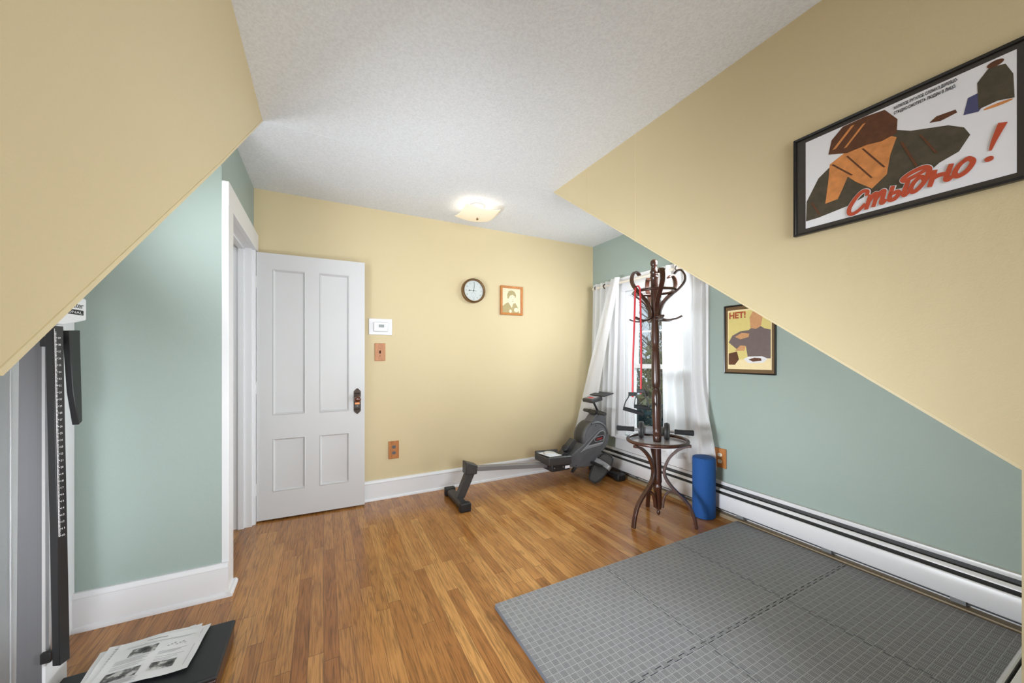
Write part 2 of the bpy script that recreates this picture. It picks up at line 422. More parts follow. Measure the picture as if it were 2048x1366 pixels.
# baseboards: tall board, cap and shoe moulding
def baseboard(name, p0, p1, out, h=.165, shoe_end=0):
    p0, p1, out = Vector(p0), Vector(p1), Vector(out).normalized()
    pr = [(0,0),(.030,0),(.030,.008),(.026,.018),(.018,.022),(.018,h-.026),(.024,h-.022),(.022,h-.008),(.014,h),(0,h)]
    mb = MB().prism([p0+out*a+Vector((0,0,b)) for a, b in pr], p1-p0, 0)
    return struct(name, mb, 'white')
baseboard('baseboard_far', (.30, YW, 0), (XR, YW, 0), (0,-1,0), .17)
baseboard('baseboard_left', (XW, YF, 0), (XD+.0305, YF, 0), (0,-1,0), .172)
mb = MB().prism([(XD+.03, YF-.03, 0), (XD+.05, YF-.03, 0), (XD+.05, YF-.03, .012), (XD+.042, YF-.03, .022), (XD+.03, YF-.03, .022)], (0, .145, 0))
struct('trim_1', mb, 'white')

# doorway casing and jambs
mb = MB()
mb.box((XD, YF-.001, .0), (XD+.030, YF+.108, 2.135)); mb.box((XD, DY1, 0), (XD+.024, YW-.012, 2.01))
struct('trim_2', mb, 'white', bevel=.002)
struct('trim_3', MB().box((XD, YF-.0005, 2.012), (XD+.031, YW-.022, 2.14)), 'white', bevel=.002)
mb = MB()
mb.box((XD-.13, DY1-.022, 0), (XD+.006, DY1+.002, DZ)); mb.box((XD-.13, DY0-.002, 0), (XD+.002, DY0+.018, DZ)); mb.box((XD-.13, DY0, DZ-.022), (XD+.002, DY1, DZ+.001))
mb.box((XD-.075, DY1-.036, 0), (XD-.04, DY1-.02, DZ)); mb.box((XD-.075, DY0, DZ-.036), (XD-.04, DY1, DZ-.02))
struct('trim_4', mb, 'white', bevel=.0015)

# ------------------------------------------------------------------ four panel door, open flat before the far wall
A, B = Vector((-.442, 3.262, 0)), Vector((.300, 3.238, 0))
du = (B-A).normalized(); dn = Vector((du.y, -du.x, 0))       # dn faces the room
Wd, Z0, Z1, TH = (B-A).length, .014, 2.004, .036
dr = bpy.data.objects.new('door_1', None); C.objects.link(dr); dr.location = A; dr['kind'] = 'structure'; dr.empty_display_size = .05
def dp(s, z, d=0): return A+du*s+dn*d+Vector((0,0,z))
mb = MB(); XS = [0, .100, .318, .412, .628, Wd]; ZS = [Z0, .215, .618, .790, 1.888, Z1]
def dbox(mb, s0, s1, z0, z1, d0, d1, m=0): mb.obox(dp((s0+s1)/2, (z0+z1)/2, (d0+d1)/2), du, (0,0,1), dn, (s1-s0)/2, (z1-z0)/2, abs(d1-d0)/2, m)
for i in range(5):
    for j in range(5):
        if not (i in (1, 3) and j in (1, 3)): dbox(mb, XS[i], XS[i+1], ZS[j], ZS[j+1], -TH, 0)
mb.build('door_frame', 'doorw', dr, smooth=False)
for i in (1, 3):
    for j in (1, 3):
        p = MB(); s0, s1, z0, z1 = XS[i], XS[i+1], ZS[j], ZS[j+1]
        dbox(p, s0, s1, z0, z1, -TH+.004, -.013)
        for k, (ins, d) in enumerate(((0, -.001), (.016, -.0125))):
            pass
        # sloping moulding round the panel
        o4 = [dp(s0,z0,-.0005), dp(s1,z0,-.0005), dp(s1,z1,-.0005), dp(s0,z1,-.0005)]
        m4 = [dp(s0+.006,z0+.006,.003), dp(s1-.006,z0+.006,.003), dp(s1-.006,z1-.006,.003), dp(s0+.006,z1-.006,.003)]
        i4 = [dp(s0+.017,z0+.017,-.0125), dp(s1-.017,z0+.017,-.0125), dp(s1-.017,z1-.017,-.0125), dp(s0+.017,z1-.017,-.0125)]
        p.add(o4+m4+i4, [(k, (k+1)%4, 4+(k+1)%4, 4+k) for k in range(4)]+[(4+k, 4+(k+1)%4, 8+(k+1)%4, 8+k) for k in range(4)])
        p.build('door_panel', 'doorw', dr, smooth=False)
# knob plate and knob
pl = MB(); sc, zc = .686, .868
out = [(-.02,-.088),(-.008,-.1),(0,-.106),(.008,-.1),(.02,-.088),(.0265,-.078),(.0265,.078),(.02,.088),(.008,.1),(0,.106),(-.008,.1),(-.02,.088),(-.0265,.078),(-.0265,-.078)]
pl.prism([dp(sc+a, zc+b, .0005) for a, b in out], dn*.006, 0)
for zz in (.062, -.064):
    for k in (-1, 0, 1): pl.lathe([(.0075, 0), (.006, .003), (.001, .0045)], dp(sc+k*.0135, zc+zz, .006), dn, 12, 0)
dbox(pl, sc-.017, sc+.017, zc-.026, zc-.012, .006, .0075, 1); dbox(pl, sc-.018, sc+.018, zc-.05, zc-.03, .006, .007, 2)
dbox(pl, sc-.0015, sc+.0015, zc-.045, zc-.033, .007, .0075, 3)
pp = pl.build('knob_plate', ['dbronze', 'copper', 'slot', 'sock_w'], dr)
MB().lathe([(.012,0),(.011,.016),(.017,.022),(.025,.03),(.0275,.04),(.025,.05),(.016,.057),(.002,.059)], dp(sc, zc+.02, .006), dn, 28).build('door_knob', 'amber', dr)
h = MB()
for z in (.25, 1.0, 1.78): h.tube([dp(-.004, z-.045, .002), dp(-.004, z+.045, .002)], .006, 8)
h.build('hinge', 'doorw', dr)

# ------------------------------------------------------------------ window on the right wall
win = bpy.data.objects.new('window_1', None); C.objects.link(win); win.location = (XR, 2.425, WZ0); win['kind'] = 'structure'; win.empty_display_size = .05
mb = MB(); x0, x1 = XR-.022, XR-.0005
mb.box((x0, WY0-.125, WZ0-.02), (x1, WY0+.004, WZ1+.004)).box((x0, WY1-.004, WZ0-.02), (x1, WY1+.125, WZ1+.004)).box((x0-.002, WY0-.13, WZ1), (x1, WY1+.13, WZ1+.14))
mb.box((x0-.008, WY0-.14, WZ1+.13), (x1, WY1+.14, WZ1+.15))
mb.build('window_casing', 'white', win, bevel=.002)
MB().box((XR-.06, WY0-.16, WZ0-.045), (XR+.06, WY1+.16, WZ0-.012)).build('window_sill', 'white', win, bevel=.004)
MB().box((x0, WY0-.12, WZ0-.165), (x1, WY1+.12, WZ0-.046)).build('window_apron', 'white', win, bevel=.002)
def ring(mb, xa, xb, ya, yb, za, zb, t, tz=None):
    tz = tz or t
    mb.box((xa, ya, za), (xb, ya+t, zb)).box((xa, yb-t, za), (xb, yb, zb)).box((xa, ya+t, za), (xb, yb-t, za+tz)).box((xa, ya+t, zb-tz), (xb, yb-t, zb))
mb = MB(); ring(mb, XR+.004, XR+.12, WY0-.004, WY1+.004, WZ0-.011, WZ1+.004, .045); ring(mb, XR+.03, XR+.05, WY0+.04, WY1-.04, WZ0+.03, WZ1-.04, .014)
mb.build('window_frame', 'vinyl', win, bevel=.001)
ZM = 1.135
u = MB(); ring(u, XR+.075, XR+.105, WY0+.042, WY1-.042, ZM-.02, WZ1-.042, .04); us = u.build('upper_sash', 'vinyl', win, bevel=.001)
g = MB(); gy0, gy1 = WY0+.08, WY1-.08
for y in (gy0+(gy1-gy0)/3, gy0+(gy1-gy0)*2/3): g.box((XR+.083, y-.008, ZM+.02), (XR+.093, y+.008, WZ1-.08))
g.box((XR+.0835, gy0, 1.475), (XR+.0925, gy1, 1.491)); g.build('muntins', 'vinyl', us)
MB().box((XR+.095, gy0, ZM+.02), (XR+.098, gy1, WZ1-.08)).build('pane', 'glass', us)
l = MB(); ring(l, XR+.045, XR+.074, WY0+.042, WY1-.042, WZ0+.033, ZM+.022, .042); ls = l.build('lower_sash', 'vinyl', win, bevel=.001)
MB().box((XR+.058, gy0, WZ0+.07), (XR+.061, gy1, ZM-.018)).build('pane', 'glass', ls)

# curtain rod
RX, RZ = XR-.085, 1.985
rd = thing('curtain_rod', 'cream curtain rod mounted above the window behind the coat stand', 'curtain rod', (RX, 2.5, RZ))
MB().tube([(RX, 1.86, RZ), (RX, 3.20, RZ)], .0125, 14).build('rod', 'rodw', rd)
for y in (1.88, 3.19): MB().box((RX-.008, y-.008, RZ-.012), (XR-.001, y+.008, RZ+.012)).build('bracket', 'rodw', rd, bevel=.002)
for y, s in ((1.86, -1), (3.20, 1)): MB().lathe([(.0125,0),(.019,.008),(.021,.02),(.015,.034),(.002,.04)], (RX, y, RZ), (0,s,0), 16).build('finial', 'rodw', rd)

def sheet(fn, nu=90, nv=40): return MB().grid(fn, nu, nv)
def sstep(t): t = max(0, min(1, t)); return t*t*(3-2*t)
# left curtain: back panel plus the front edge swept over to the far wall side
lc = thing('window_curtain', 'left sheer white curtain, its front edge swept sideways behind the rowing machine', 'curtain', (RX, 3.0, .4), 'sheer white window curtains')
def back(u, v):
    y = 3.235+(2.825-3.235)*u + v*(-.0+.05*u)
    x = RX-.012*v + (.018+.012*v)*math.sin(u*2*PI*5.0)
    return (x-.05*v*v*(1-u), y, RZ+.045-v*(1.62))
sheet(back).build('back_panel', 'sheer', lc)
def swag(u, v):
    e = v**1.25
    top = Vector((RX-.028+.02*math.sin(u*7), 2.915-.115*u, RZ+.055))
    bot = Vector((2.44+.10*u, 3.255-.20*u, .40))
    p = top.lerp(bot, v); p.y += .05*math.sin(v*PI)*(.4-u*.6); p.x += .012*math.sin(u*9+v*3)*v - .03*math.sin(v*PI)*(u)
    return p
sheet(swag, 40, 50).build('front_panel', 'sheer', lc)
for i, (y, xo) in enumerate(((3.17, -.02), (3.035, -.03), (2.915, -.045))):
    MB().torus((RX+.004 if i else RX, y, RZ), (.45, 1, .1), .0235, .0055, 24, 8).build('grommet', 'dbronze', lc)
rc = thing('window_curtain', 'right sheer white curtain hanging straight beside the coat stand', 'curtain', (RX, 2.05, .4), 'sheer white window curtains')
def right(u, v):
    fl = sstep((v-.55)/.45)
    y = 2.30-.40*u - .115*fl*u*u + .0*v
    return (RX-.004 + (.020+.008*v)*math.sin(u*2*PI*4.5+.4*v) + .02*v, y, RZ+.045-v*1.655-.03*u*v)
sheet(right).build('panel', 'sheer', rc)
for y in (2.26, 2.13, 2.0, 1.93): MB().torus((RX, y, RZ), (.3, 1, 0), .0235, .0055, 24, 8).build('grommet', 'dbronze', rc)

# ------------------------------------------------------------------ baseboard heaters
def heater(name, label, o, along, out, length):
    o, al, ou = Vector(o), Vector(along), Vector(out)
    t = thing(name, label, 'heater', o)
    def P(a, z): return o+ou*a+Vector((0,0,z))
    MB().prism([P(.001,.03),(P(.012,.03)),P(.012,.236),P(.024,.238),P(.027,.250),P(.023,.262),P(.001,.262)], al*length).build('back_plate', 'heater', t)
    MB().prism([P(.0125,.05),P(.044,.05),P(.044,.170),P(.016,.185),P(.016,.235),P(.0125,.235)], al*length).build('fin_chamber_shade', 'slot', t)  # dark body carried up behind the slots, painting in their shade
    MB().prism([P(.046,.206),P(.056,.198),P(.061,.200),P(.060,.208),P(.050,.218),P(.045,.218)], al*length).build('damper', 'heater', t)
    MB().prism([P(.055,.072),P(.062,.066),P(.066,.072),P(.066,.170),P(.062,.177),P(.056,.177)], al*length).build('front_panel', 'heater', t)
    n = max(2, int(length/.55))
    for i in range(n):
        q = .25+i*(length-.4)/n
        k = MB().prism([P(.03,.03)+al*q, P(.06,.045)+al*q, P(.062,.066)+al*q, P(.03,.066)+al*q], al*.05)
        k.build('bracket', 'lgrey', t)
    return t
heater('baseboard_heater', 'long white baseboard heater along the green wall under the window', (XR, .31, 0), (0,1,0), (-1,0,0), 2.99)
heater('baseboard_heater', 'white baseboard heater on the low wall at the lower right, beside the grey mats', (XC+.05, YK+.032, 0), (1,0,0), (0,1,0), 1.09)
struct('trim_5', MB().box((XC+.05, YK, 0), (XR-.07, YK+.0315, .275)), 'white', bevel=.003)
struct('baseboard_right', MB().prism([(XR-.001, .32, 0), (XR-.056, .32, 0), (XR-.056, .32, .012), (XR-.05, .32, .026), (XR-.001, .32, .03)], (0, 2.985, 0)), 'tan')

# ------------------------------------------------------------------ interlocking foam floor tiles
MX, MY, P6, ZT = (.742, 1.428, 2.034, 2.700), (1.628, 1.003, .352), .0, .022
def jig(a, b, n, d):
    """interlocking edge from a to b: n teeth, depth d to the left of travel"""
    a, b = Vector(a), Vector(b); t = (b-a); L = t.length; t = t/L; nrm = Vector((-t.y, t.x, 0)); pts = [a]; st = L/n
    for i in range(n):
        for f, h in ((.26, 0), (.20, 1), (.80, 1), (.74, 0)): pts.append(a+t*st*(i+f)+nrm*(d*h))
    return pts
lab = [['grey foam mat at the far left corner, nearest the wooden floor and coat stand', 'grey foam mat in the far row, between the two corner mats', 'grey foam mat in the far right corner beside the blue roller'],
       ['grey foam mat at the near left corner, running out of the bottom of the photo', 'grey foam mat in the near row, between its left and right neighbours', 'grey foam mat in the near right corner, against both heaters']]
for r in range(2):
    for q in range(3):
        xa, xb, yb, ya = MX[q]+.0011, MX[q+1]-.0011, MY[r]-.0011, MY[r+1]+.0011
        pts = []; D = .013
        pts += jig((xa, ya, 0), (xb, ya, 0), 10, -D)[:-0 or None] if (r == 0) else [Vector((xa, ya, 0))]
        e = jig((xb, ya, 0), (xb, yb, 0), 10, -D) if q < 2 else [Vector((xb, ya, 0))]
        pts += e
        e = jig((xb, yb, 0), (xa, yb, 0), 10, D) if r == 1 else [Vector((xb, yb, 0))]
        if r == 1: e = [p for p in [*jig((xa, yb, 0), (xb, yb, 0), 10, -D)][::-1]]; e = [Vector((xb, yb, 0))]+[p-Vector((0,.0009,0)) for p in e[:-1]]
        pts += e
        pts.append(Vector((xa, yb, 0)))
        if q > 0:
            e = [p+Vector((.0009, 0, 0)) for p in jig((xa, ya, 0), (xa, yb, 0), 10, -D)][::-1][:-1]; pts += e
        # a slight fan of the whole mat, as laid
        pts = [Vector((p.x, p.y+.012*(p.x-.74)/2, .0008)) for p in pts]
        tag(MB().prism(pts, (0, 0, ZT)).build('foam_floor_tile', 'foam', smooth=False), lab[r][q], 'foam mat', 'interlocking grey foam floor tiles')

# ------------------------------------------------------------------ bentwood coat stand
cs = thing('coat_stand', 'dark brown bentwood coat stand with curled hooks in front of the window', 'coat stand', (2.235, 1.94, 0))
CX, CY = 2.235, 1.94
pole = [(.002,.042),(.009,.048),(.014,.062),(.010,.076),(.006,.082),(.012,.086),(.020,.09),(.024,.12),(.025,.245),(.029,.252),(.029,.262),(.024,.27),(.024,.284),(.028,.294),(.027,.33),(.026,.50),(.028,.60),(.031,.632),(.028,.640),(.032,.648),(.027,.657),(.031,.665),(.028,.675),(.030,.70),(.033,.80),(.034,.93),(.031,.965),(.024,.985),(.0235,.995),(.031,1.012),(.033,1.05),(.031,1.18),(.028,1.262),(.025,1.275),(.030,1.285),(.025,1.296),(.0295,1.305),(.0255,1.315),(.027,1.34),(.029,1.38),(.027,1.45),(.024,1.52),(.026,1.56),(.027,1.68),(.026,1.80),(.027,1.815),(.0305,1.822),(.0305,1.830),(.026,1.836),(.0295,1.843),(.024,1.85),(.029,1.862),(.030,1.870),(.024,1.88),(.021,1.893),(.0235,1.90),(.017,1.905),(.024,1.915),(.0265,1.93),(.025,1.945),(.016,1.957),(.002,1.961)]
MB().lathe(pole, (CX, CY, 0), (0,0,1), 32).build('pole', 'bent', cs)
def rad(a, r, z): return Vector((CX+r*math.cos(a), CY+r*math.sin(a), z))
def curve(ctrl, n=8):
    """Catmull-Rom through (r,z) pairs"""
    P = [ctrl[0]]+list(ctrl)+[ctrl[-1]]; o = []
    for i in range(1, len(P)-2):
        for k in range(n):
            t = k/n; a, b, c_, d = P[i-1], P[i], P[i+1], P[i+2]
            o.append(tuple(.5*((2*b[j])+(-a[j]+c_[j])*t+(2*a[j]-5*b[j]+4*c_[j]-d[j])*t*t+(-a[j]+3*b[j]-3*c_[j]+d[j])*t**3) for j in (0, 1)))
    o.append(P[-2]); return o
legc = curve([(.232,.585),(.195,.578),(.14,.545),(.085,.485),(.052,.41),(.046,.37),(.06,.32),(.105,.26),(.165,.205),(.215,.145),(.243,.07),(.256,.002)])
inner = curve([(.033,.105),(.036,.15),(.05,.20),(.08,.232),(.115,.238),(.150,.222)])
for k in range(3):
    a = PI+k*2*PI/3; sd = (-math.sin(a), math.cos(a), 0)
    lg = MB().strip([rad(a, r, z) for r, z in legc], sd, .030, .019).build('leg', 'bent', cs, bevel=.004)
    MB().strip([rad(a, r, z) for r, z in inner], sd, .027, .014).build('brace', 'bent', lg, bevel=.003)
armc = curve([(.140,1.830),(.162,1.850),(.190,1.848),(.212,1.812),(.208,1.765),(.165,1.715),(.115,1.675),(.07,1.63),(.046,1.58),(.040,1.55),(.046,1.522),(.085,1.503),(.14,1.503),(.19,1.522)])
brk = curve([(.165,1.722),(.115,1.675),(.07,1.63),(.046,1.58),(.040,1.55),(.046,1.522),(.085,1.503),(.14,1.503),(.19,1.522)])
for k, dg in enumerate((-64, -124, 176, 116, 56, -4)):
    a = math.radians(dg); sd = (-math.sin(a), math.cos(a), 0)
    MB().strip([rad(a, r, z) for r, z in (brk if dg == 116 else armc)], sd, .033, .011).build('hook_arm', 'bent', cs, bevel=.003)
MB().torus((CX, CY, 1.718), (0,0,1), .148, .0105, 56, 10).build('upper_ring', 'bent', cs)
MB().torus((CX, CY, .606), (0,0,1), .210, .0135, 64, 12).build('lower_ring', 'bent', cs)
MB().lathe([(.031,.588),(.20,.588),(.20,.594),(.031,.594)], (CX, CY, 0), (0,0,1), 48).build('tray', 'tray', cs)
lean = Matrix.Rotation(math.radians(-1.05), 3, Vector((math.sin(.4749), math.cos(.4749), 0)))
cs.rotation_euler = lean.to_euler()

# ab wheel roller lying on the tray, behind the pole
RR = Vector((math.cos(.4749), -math.sin(.4749), 0)); FF = Vector((math.sin(.4749), math.cos(.4749), 0))
ad = Vector((.655, -.757, 0)).normalized()
ac = Vector((CX, CY, .6605))+Vector((.757, .655, 0))*.075-ad*.034
ab = thing('ab_roller', 'black and grey ab roller with two wheels lying on the coat stand tray', 'exercise roller', ac-Vector((0,0,.066)))
MB().tube([ac-ad*.19, ac+ad*.19], .011, 14).build('axle', 'silver', ab)
MB().lathe([(.024,-.088),(.031,-.08),(.031,.08),(.024,.088)], ac, ad, 24).build('drum', 'lgrey', ab)
for s in (-1, 1):
    wl = MB().lathe([(.02,-.018),(.052,-.020),(.062,-.017),(.064,0),(.062,.017),(.052,.020),(.02,.018)], ac+ad*s*.092, ad, 32).build('wheel', 'dgrey', ab)
    MB().torus(ac+ad*s*.092, ad, .0575, .0085, 40, 8).build('tyre', 'rubber', wl)
    MB().lathe([(.017,0),(.020,.004),(.018,.03),(.0185,.07),(.0205,.11),(.0215,.128),(.016,.133)], ac+ad*s*.145, ad*s, 20).build('grip', 'foamgrip', ab)

# red resistance band hung over the ring
bt = Vector((CX, CY, 1.725))-RR*.186-FF*.085
rb = thing('resistance_band', 'red rubber resistance band with black handles hanging from the coat stand', 'resistance band', bt)
e0 = Vector((bt.x, bt.y, .958))-RR*.038+FF*.0; e1 = Vector((bt.x, bt.y, .984))+RR*.012-FF*.03
arc = [bt-RR*.020+Vector((0,0,-.06)), bt-RR*.017+Vector((0,0,.0)), bt-RR*.008+FF*.006+Vector((0,0,.018)), bt+RR*.005+Vector((0,0,.019)), bt+RR*.014-FF*.004+Vector((0,0,.002)), bt+RR*.017-FF*.006+Vector((0,0,-.06))]
MB().tube([e0-Vector((0,0,.022)), e0, e0.lerp(arc[0], .35)-RR*.003, e0.lerp(arc[0], .75), *arc, arc[-1].lerp(e1, .4)+RR*.003, arc[-1].lerp(e1, .7)+RR*.004, e1, e1-Vector((0,0,.020))], .0066, 10).build('tube', 'tube', rb)
for e, g0, g1 in ((e0, Vector((-.062, 0, -.105)), Vector((.076, 0, -.142))), (e1, Vector((-.042, 0, -.112)), Vector((.055, 0, -.124)))):
    g0 = e+RR*g0.x+Vector((0,0,g0.z))+FF*.02; g1 = e+RR*g1.x+Vector((0,0,g1.z))-FF*.02
    ax = (g1-g0); ax.z = 0; ax.normalize(); sd = Vector((0,0,1)).cross(ax)
    hd = MB().tube([g0, g0.lerp(g1, .03), g0.lerp(g1, .97), g1], [.012,.0145,.0145,.012], 14).build('handle', 'foamgrip', rb)
    for g, q in ((g0, -1), (g1, 1)):
        MB().strip([e+ax*q*.024+Vector((0,0,.006)), e+ax*q*.027-Vector((0,0,.02)), (e+ax*q*.03).lerp(g, .55), g.lerp(e, .04)-Vector((0,0,.004))], sd, .020, .007).build('strap', 'black', hd)
    MB().obox(e, ax, (0,0,1), sd, .029, .014, .010).build('buckle', 'black', hd, bevel=.003)

# blue foam roller
tag(MB().lathe([(.074,0),(.0795,.004),(.081,.012),(.081,.445),(.0785,.454),(.073,.457)], (2.612, 1.838, 0.0005), (0,0,1), 48).build('foam_roller', 'foamblue'),
    'blue speckled foam roller standing upright by the wall socket', 'foam roller')

# ------------------------------------------------------------------ rowing machine
rw = thing('rowing_machine', 'black and grey magnetic rowing machine against the yellow wall', 'rowing machine', (1.85, 2.93, 0))
rf = MB().box((.962, 2.755, .012), (1.032, 3.125, .062)).build('rear_foot', 'dgrey', rw, bevel=.012, seg=3)
for y in (2.735, 3.125): MB().box((.952, y-.0, 0), (1.044, y+.055, .072)).build('end_cap', 'black', rf, bevel=.01, seg=3)
MB().prism([(.975,2.885,.055),(1.042,2.885,.055),(1.142,2.885,.262),(1.065,2.885,.262)], (0,.07,0)).build('rear_post', 'dgrey', rw, bevel=.006)
MB().prism([(1.050,2.878,.245),(1.150,2.878,.238),(1.158,2.878,.312),(1.052,2.878,.352)], (0,.094,0)).build('post_cap', 'dgrey', rw, bevel=.008, seg=3)
rdir = Vector((1.90-1.14, 0, .208-.279)).normalized(); rup = Vector((-rdir.z, 0, rdir.x))
ra, rb_ = Vector((1.14, 2.925, .279)), Vector((2.15, 2.925, .185))
MB().prism([ra+rup*b+Vector((0,a,0)) for a, b in ((-.028,-.019),(.028,-.019),(.028,.019),(.012,.022),(-.012,.022),(-.028,.019))], rb_-ra).build('rail', 'alu', rw, bevel=.002)
# seat
st = MB().prism([(1.815,y_,z_) for y_, z_ in ((2.795,.262),(2.80,.235),(3.05,.235),(3.055,.262),(3.055,.318),(3.035,.325),(3.01,.300),(2.84,.296),(2.815,.318),(2.795,.312))], (.255,0,-.012)).build('seat', 'dgrey', rw, bevel=.010, seg=3)
MB().box((1.86, 2.815, .168), (2.06, 3.02, .236)).build('seat_carriage', 'black', rw, bevel=.008)
for x in (1.885, 1.985): MB().lathe([(.007,0),(.006,.004)], (x, 2.815, .205), (0,-1,0), 10).build('screw', 'silver', rw)
MB().box((2.005, 2.8135, .186), (2.056, 2.8148, .212)).build('sticker', 'paper', rw)
# flywheel housing: outer drum, face shells, boom
dc = Vector((2.412, 0, .425)); Yn, Yf = 2.862, 3.005
MB().lathe([(.150,0),(.162,.008),(.165,.02),(.165,Yf-Yn-.02),(.162,Yf-Yn-.008),(.150,Yf-Yn)], (dc.x, Yn, dc.z), (0,1,0), 56).build('flywheel_housing', 'dgrey', rw)
for y, d in ((Yn, -1), (Yf, 1)):
    MB().lathe([(.165,-.018),(.163,.004),(.150,.011),(.142,.009),(.139,.004)], (dc.x, y, dc.z), (0,d,0), 56).build('rim', 'grey', rw)
    MB().lathe([(.139,.003),(.136,.0065),(.002,.0075)], (dc.x, y, dc.z), (0,d,0), 56).build('vented_disc', 'perf', rw)
boom = [(2.085,.275),(2.235,.425),(2.30,.52),(2.36,.50),(2.47,.50),(2.535,.44),(2.535,.31),(2.56,.25),(2.50,.18),(2.34,.145),(2.18,.155),(2.085,.185)]
MB().prism([(x, Yn-.012, z) for x, z in [(2.08,.268),(2.235,.362),(2.35,.449),(2.42,.500),(2.48,.516),(2.525,.500),(2.535,.45),(2.50,.357),(2.455,.285),(2.50,.255),(2.53,.235),(2.46,.180),(2.33,.150),(2.17,.160),(2.08,.185)]], (0, Yf-Yn+.024, 0)).build('boom_shell', 'grey', rw, bevel=.008, seg=3)
MB().prism([(2.02,2.90,.285),(2.075,2.90,.255),(2.215,2.90,.40),(2.175,2.90,.43)], (0,.075,0)).build('boom_neck', 'dgrey', rw, bevel=.006)
for y, s in ((Yn-.0125, -1), (Yf+.0125, 1)):
    raised = [(2.20,.30),(2.30,.375),(2.385,.445),(2.445,.490),(2.488,.502),(2.518,.480),(2.520,.445),(2.492,.365),(2.455,.345),(2.28,.325)]
    MB().prism([(x, y, z) for x, z in raised], (0, .006*s, 0)).build('side_panel', 'lgrey', rw, bevel=.003)
    MB().prism([(x, y+.0065*s, z) for x, z in [(2.30,.362),(2.395,.440),(2.452,.480),(2.486,.486),(2.504,.468),(2.504,.44),(2.480,.370),(2.44,.362)]], (0, .0015*s, 0)).build('badge_panel', 'dgrey', rw)
    MB().strip([(2.30, y+.0092*s, .356), (2.48, y+.0092*s, .373)], (0,1,0), .004, .012).build('silver_bar', 'silver', rw)
    k = MB()
    for r_ in range(4):
        for q in range(5-(r_ > 2)): k.prism([(2.255+.034*q-.012*r_, y-.0002*s, .255-.021*r_+.012*q+.016), (2.268+.034*q-.012*r_, y-.0002*s, .255-.021*r_+.012*q+.022), (2.262+.034*q-.012*r_, y-.0002*s, .255-.021*r_+.012*q+.012), (2.241+.034*q-.012*r_, y-.0002*s, .255-.021*r_+.012*q+.006)], (0, .0012*s, 0))
    k.build('vent_slots', 'slot', rw)
# red badge lettering on a silver-ringed lozenge
bd = MB(); y = Yn-.0125-.0082
def loz(cx, cz, hx, hz, n=8, sk=.12):
    o = []
    for c0, a0 in ((1, -PI/2), (-1, PI/2)):
        for i in range(n+1): a = a0+PI*i/n; o.append((cx+c0*(hx-hz)+hz*math.cos(a), cz+hz*math.sin(a)+sk*(c0*(hx-hz)+hz*math.cos(a))))
    return o
bd.prism([(x, y, z) for x, z in loz(2.437, .418, .062, .025)], (0,-.001,0), 0); bd.prism([(x, y-.001, z) for x, z in loz(2.437, .418, .058, .021)], (0,-.001,0), 1)
bd.text('CompX', (2.400, y-.0025, .4035), (1,0,.12), (0,0,1), .030, 2, offset=.012, width=.074)
bd.build('logo_badge', ['silver', 'black', 'red'], rw)
for x, z, dy in ((2.345, .567, .012), (2.40, .545, .012), (2.16, .185, .0125), (2.552, .46, .012)): MB().lathe([(.006,0),(.005,.003)], (x, Yn-dy, z), (0,-1,0), 8).build('screw', 'ink', rw)
# tension knob
MB().lathe([(.012,-.03),(.016,0),(.034,.002),(.036,.01),(.034,.045),(.028,.05),(.002,.051)], (2.085, 2.90, .335), (-.72,-.35,.6), 24).build('tension_knob', 'black', rw, bevel=.001)
# neck, handle, console mast
MB().prism([(x, 2.872, z) for x, z in [(2.33,.54),(2.415,.640),(2.435,.655),(2.540,.655),(2.565,.50),(2.42,.48)]], (0,.12,0)).build('neck', 'grey', rw, bevel=.008, seg=3)
MB().prism([(x, 2.88, z) for x, z in [(2.405,.655),(2.52,.652),(2.52,.675),(2.43,.685)]], (0,.10,0)).build('handle_rest', 'black', rw, bevel=.004)
hb = MB().tube([(2.455, 2.775, .668), (2.455, 2.82, .668), (2.455, 3.05, .668), (2.455, 3.10, .668)], [.017,.019,.019,.017], 14).build('handlebar', 'dgrey', rw)
for y in (2.87, 3.0): MB().torus((2.455, y, .668), (0,1,0), .018, .005, 20, 8).build('grip_ring', 'rubber', hb)
mast = Vector((2.50, 2.93, .66)), Vector((2.435, 2.93, .775))
MB().tube([mast[0], mast[1]], .011, 12).build('console_mast', 'black', rw)
cu_, cv_ = Vector((.93,0,.18)).normalized(), Vector((0,1,0)); cw = cu_.cross(cv_)
cc = Vector((2.415, 2.92, .80))
co = MB().obox(cc, cu_, cv_, cw, .068, .080, .020).build('console', 'dgrey', rw, bevel=.010, seg=3)
MB().obox(cc+cw*.0205, cu_, cv_, cw, .046, .055, .0012).build('screen', 'silver', co)
MB().obox(cc+cw*.0222-cu_*.016, cu_, cv_, cw, .016, .036, .0008).build('display_print', 'red', co)
MB().obox(cc+cu_*.125+cw*.024, cu_, cv_, cw, .066, .110, .005).build('device_holder', 'black', rw, bevel=.003)
